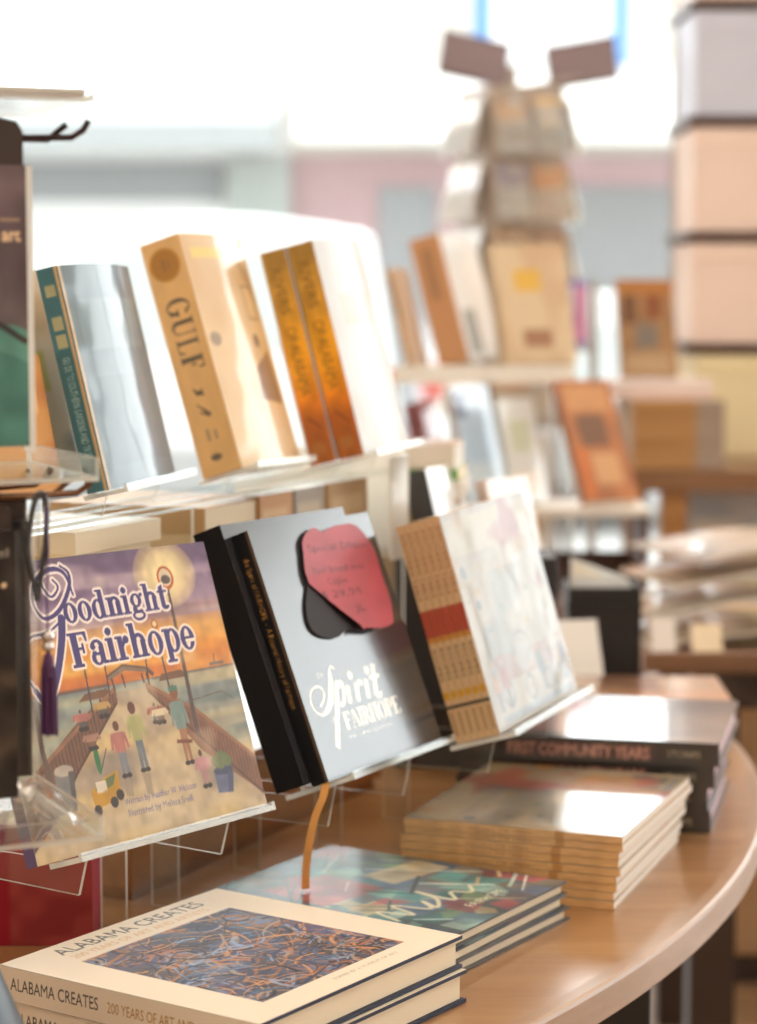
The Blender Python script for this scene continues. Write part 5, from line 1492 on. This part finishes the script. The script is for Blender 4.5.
for k, (x, y, w_, h_, c, lab) in enumerate([(.505, 3.585, .05, .045, 'f0dfc2', 'small cream card propped before the fanned magazines'), (.440, 3.585, .04, .055, 'e9e4e0', 'small white card propped at the left front corner of the right table')]):
    wt = thing('price_card', lab, 'card', lean((x, y - .004, T2Z + .0005), 5, 20))
    mb = MB(); mb.box(0, w_, 0, .0015, 0, h_); mb.build('card', pmat('small_card_%d' % k, c, .4), wt)

# ------------------------------------------------------------------ back counter with paperback stack and pastel boxes
CZ = 0.892
cw = wood_mat('brown_counter', '7a563a', '946c4a', .4, .3, 1.5, (2, 12, 12))
ct = thing('counter', 'tall brown open counter near the window carrying pastel boxes', 'counter', T(0.57, 5.6, 0))
mb = MB(); mb.box(0, 1.5, 0, .95, CZ - .055, CZ); mb.build('countertop', cw, ct, bevel=.004)
for (x, y) in ((.14, .02), (1.42, .02), (.14, .87), (1.42, .87)):
    mb = MB(); mb.box(x, x + .065, y, y + .06, 0, CZ - .055); mb.build('leg', wood_mat('amber_leg_wood', '9a6a38', 'b5834c', .4, .3), ct)
mb = MB(); mb.box(.0, 1.45, .08, .93, .40, .43); mb.build('lower_shelf', cw, ct)
tp = None
f = Ink(.17, .237, .006, 'c2a27c'); s = Ink(.237, .035, .003, 'b98d5c'); s.rect(.165, .237, 0, .035, 'a8998c'); s.rect(0, .237, 0, .005, '8a6238')
for k in range(5):
    M = lying((.868, 5.635 + .003 * (k % 2)), 180 + [8, 7.2, 8.6, 7.8, 8.2][k], CZ + (5 - k) * .0348)
    lab = '%s tan paperback of the stack on the tall counter' % ['topmost', 'second', 'third', 'fourth', 'lowest'][k]
    if tp is None:
        tp = book('paperback_book', lab, 'book', M, .17, .237, .0345, pmat('tan_paperback', 'b98d5c', .5), pages_mat('greyish_pages', 'b9a692', '97836f', 120), False, f, s, SATIN, group='tan paperbacks on the tall counter')
    else:
        copy_tree(tp, M, lab)
SZ = CZ + 5 * .0350 + .0008
sg = thing('gift_box', 'flat pinkish white box lying on the tan paperback stack', 'box', T(.56, 5.655, SZ))
mb = MB(); mb.box(0, .277, 0, .178, 0, .030); mb.build('tray', pmat('pink_white_card', 'f0dcd8', .35, coat=.4), sg)
mb = MB(); mb.box(-.003, .280, -.003, .181, .019, .047); mb.build('lid', pmat('pale_pink_lid', 'f3e4e2', .3, coat=.5), sg, bevel=.002)
simple('paperback_book', 'brown illustrated book leaning above the flat pinkish box', (.615, 5.70, SZ + .0475), 8, 16, .148, .255, .02, 'a88058', '8a6848', [(.0, 1, .85, 1, 'b5783e'), (.1, .35, .55, .85, '6e4c34'), (.5, .8, .6, .85, '8a5030'), (.3, .7, .3, .55, '7c7670'), (.1, .9, .05, .25, 'b59a78')], hard=False, wash='8f6e4c', ink_mat=SATIN)
# pastel boxes on dark boards
SH = pmat('dark_walnut_board', '4a2f26', .4)
sx0, sy0 = .832, 6.02
sf = thing('tiered_shelf', 'tall tiered dark-board shelf of pastel boxes on the counter', 'shelf', T(sx0, sy0, CZ))
LV = [0.282, 0.578, 0.882, 1.185]
for z in LV:
    mb = MB(); mb.box(-.018, .84, -.016, .43, z, z + .022); mb.build('shelf_board', SH, sf)
mb = MB(); mb.box(.0, .82, .43, .44, 0, 1.85); mb.build('back_panel', pmat('pale_back_panel', 'd9cfc6', .6), sf)
mb = MB(); mb.box(.82, .84, -.016, .44, 0, 1.85); mb.build('side_panel', SH, sf)
for k, (z0, z1, cc, lab) in enumerate([(0.0, LV[0] - .003, 'f2e6bc', 'yellow box standing lowest on the tiered shelf'), (LV[0] + .0225, LV[1] - .003, 'f4dfd4', 'lower peach box on the tiered shelf, above the yellow one'), (LV[1] + .0225, LV[2] - .003, 'f5e0d6', 'upper peach box on the tiered shelf, under the lavender one'), (LV[2] + .0225, LV[3] - .003, 'd2daf0', 'lavender box on the tiered shelf, near the top'), (LV[3] + .0225, LV[3] + .25, 'f3e3dc', 'peach box on the uppermost board of the tiered shelf')]):
    bt = thing('gift_box', lab, 'box', T(sx0 + (0.004 if k else .016), sy0, CZ + z0))
    h = z1 - z0
    mb = MB(); mb.box(0, .66, 0, .37, 0, h * .86); mb.build('box_body', pmat('pastel_%d' % k, cc, .5, var=.05), bt, bevel=.006)
    mb = MB(); mb.box(-.004, .664, -.004, .374, h * .82, h); mb.build('lid', pmat('pastel_lid_%d' % k, tuple(min(1, q_ * 1.03) for q_ in hexc(cc)), .5, var=.03), bt, bevel=.006)
# pale prints beneath the counter and beside it
pp = thing('poster_board', 'pale blue poster with a small brown picture leaning under the counter', 'poster', lean((.80, 5.90, .4305), 0, 3))
mb = MB(); mb.box(0, .34, 0, .008, 0, .38); mb.build('board', pmat('poster_back', 'c9d2de', .5), pp)
f = Ink(.34, .38, .005, 'b9c9dd'); f.wash(4, 6, 'dde6f0', .4, .8, 5); f.rect(.03, .16, .12, .31, 'eef0ee'); f.rect(.055, .135, .14, .28, '8a6248'); f.rect(.07, .12, .16, .22, '4f3a2e')
f.mesh('print', SATIN, pp, (0, -.0005, 0), (.34, 0, 0), (0, 0, .38))

# ------------------------------------------------------------------ tall card spinner by the window
SPX, SPY = 0.391, 6.75
sp = thing('card_spinner', 'tall card spinner rack by the window with two header boards', 'display rack', T(SPX, SPY, 0) @ Matrix.Rotation(math.radians(20), 4, 'Z'))
GREYP = pmat('warm_grey_metal', 'a59b92', .35, .5, .3)
mb = MB(); mb.lathe([(0, 0), (.30, 0), (.30, .02), (.05, .05), (.03, .08)], (0, 0, 0), 28); mb.build('base', GREYP, sp)
mb = MB(); mb.tube([(0, 0, .06), (0, 0, 2.0)], .022, 12); mb.build('pole', GREYP, sp)
mb = MB(); mb.box(-.12, .12, -.12, .12, .93, 1.93); mb.build('core', pmat('taupe_core', 'b9aca0', .5), sp)
mb = MB(); mb.box(-.09, .08, -.11, .06, .52, .92); mb.build('pedestal_box', pmat('beige_pedestal', 'c9b79b', .6), sp)
for k, (ang, x) in enumerate(((20, -.16), (-16, .185))):
    mb = MB(); R = T(x, -.10, 2.0) @ Matrix.Rotation(math.radians(ang - 20), 4, 'Z') @ Matrix.Rotation(math.radians((10, -8)[k]), 4, 'Y')
    mb.box(-.105, .105, -.006, .006, -.06, .07, M=R); h = mb.build('header_board', pmat('mauve_grey_board', '85767e', .5), sp)
    mb = MB(); mb.box(-.095, .095, -.0075, -.006, -.045, .055, M=R); mb.build('header_print', pmat('pinkish_header', '94848a', .5), h)
mb = MB(); mb.tube([(-.16, -.10, 1.96), (0, -.02, 1.93), (.185, -.10, 1.96)], .008, 8); mb.build('header_arm', GREYP, sp)
CLR2 = frost_mat('pocket_plastic', 'eef0ee', .45)
cardcols = ['c9ab88', 'a5968a', 'd9cbb4', '9a9098', 'cfb08c', '8f8a86', 'c59468', 'b5b9bd', 'e3c08a', 'a5866e']
rd = random.Random(21)
n = 0
FN = ['facing the shop', 'on its right side', 'on its left side']
for face in range(3):
    Rf = Matrix.Rotation(math.radians([0, 90, -90][face]), 4, 'Z')
    for row in range(5):
        for c in range(2):
            Mf = Rf @ T(-.120 + .122 * c, -.162, .965 + .192 * row) @ Matrix.Rotation(math.radians(-12), 4, 'X')
            mb = MB(); mb.box(.002, .116, -.020, -.017, -.004, .09, M=Mf); mb.build('card_pocket', CLR2, sp)
            f = Ink(.108, .165, .008, rd.choice(cardcols)); f.wash(3, 3, rd.choice(cardcols), .3, .8, n); f.rect(.01, .098, .10, .145, rd.choice(cardcols), .8)
            cm = sp.matrix_world @ Mf
            card = thing('greeting_card', '%s card, %s row up, %s column of the tall spinner, %s' % (['printed', 'folded'][c], ['lowest', 'second', 'third', 'fourth', 'top'][row], ['first', 'second'][c], FN[face]), 'card', cm, 'cards in the tall spinner')
            mb = MB(); mb.box(.005, .113, -.014, -.009, 0, .165); mb.build('card_stock', pmat('ivory_stock', 'e9e2d4', .4), card)
            f.mesh('card_print', GLOSSY, card, (.005, -.0144, 0), (.108, 0, 0), (0, 0, .165))
            n += 1
# a slim stand in front of the counter with one bright magazine
mg = thing('magazine_stand', 'slim grey magazine stand left of the tall counter', 'display rack', T(.405, 5.2, 0))
for sx in (0, .088):
    mb = MB(); mb.box(sx, sx + .012, 0, .10, 0, 1.36); mb.build('upright', GREYP, mg)
mb = MB(); mb.box(.012, .088, 0, .10, 1.20, 1.208); mb.build('shelf', GREYP, mg)
simple('magazine', 'purple and pink magazine standing in the slim stand', (.419, 5.215, 1.2085), 0, 14, .065, .16, .006, '8a7fc0', '3a3a5c', [(.55, 1, .1, .9, 'e58fc0'), (.0, .25, .3, .8, '3f4270'), (.25, .55, .5, .9, 'cfe0f2')], hard=False)
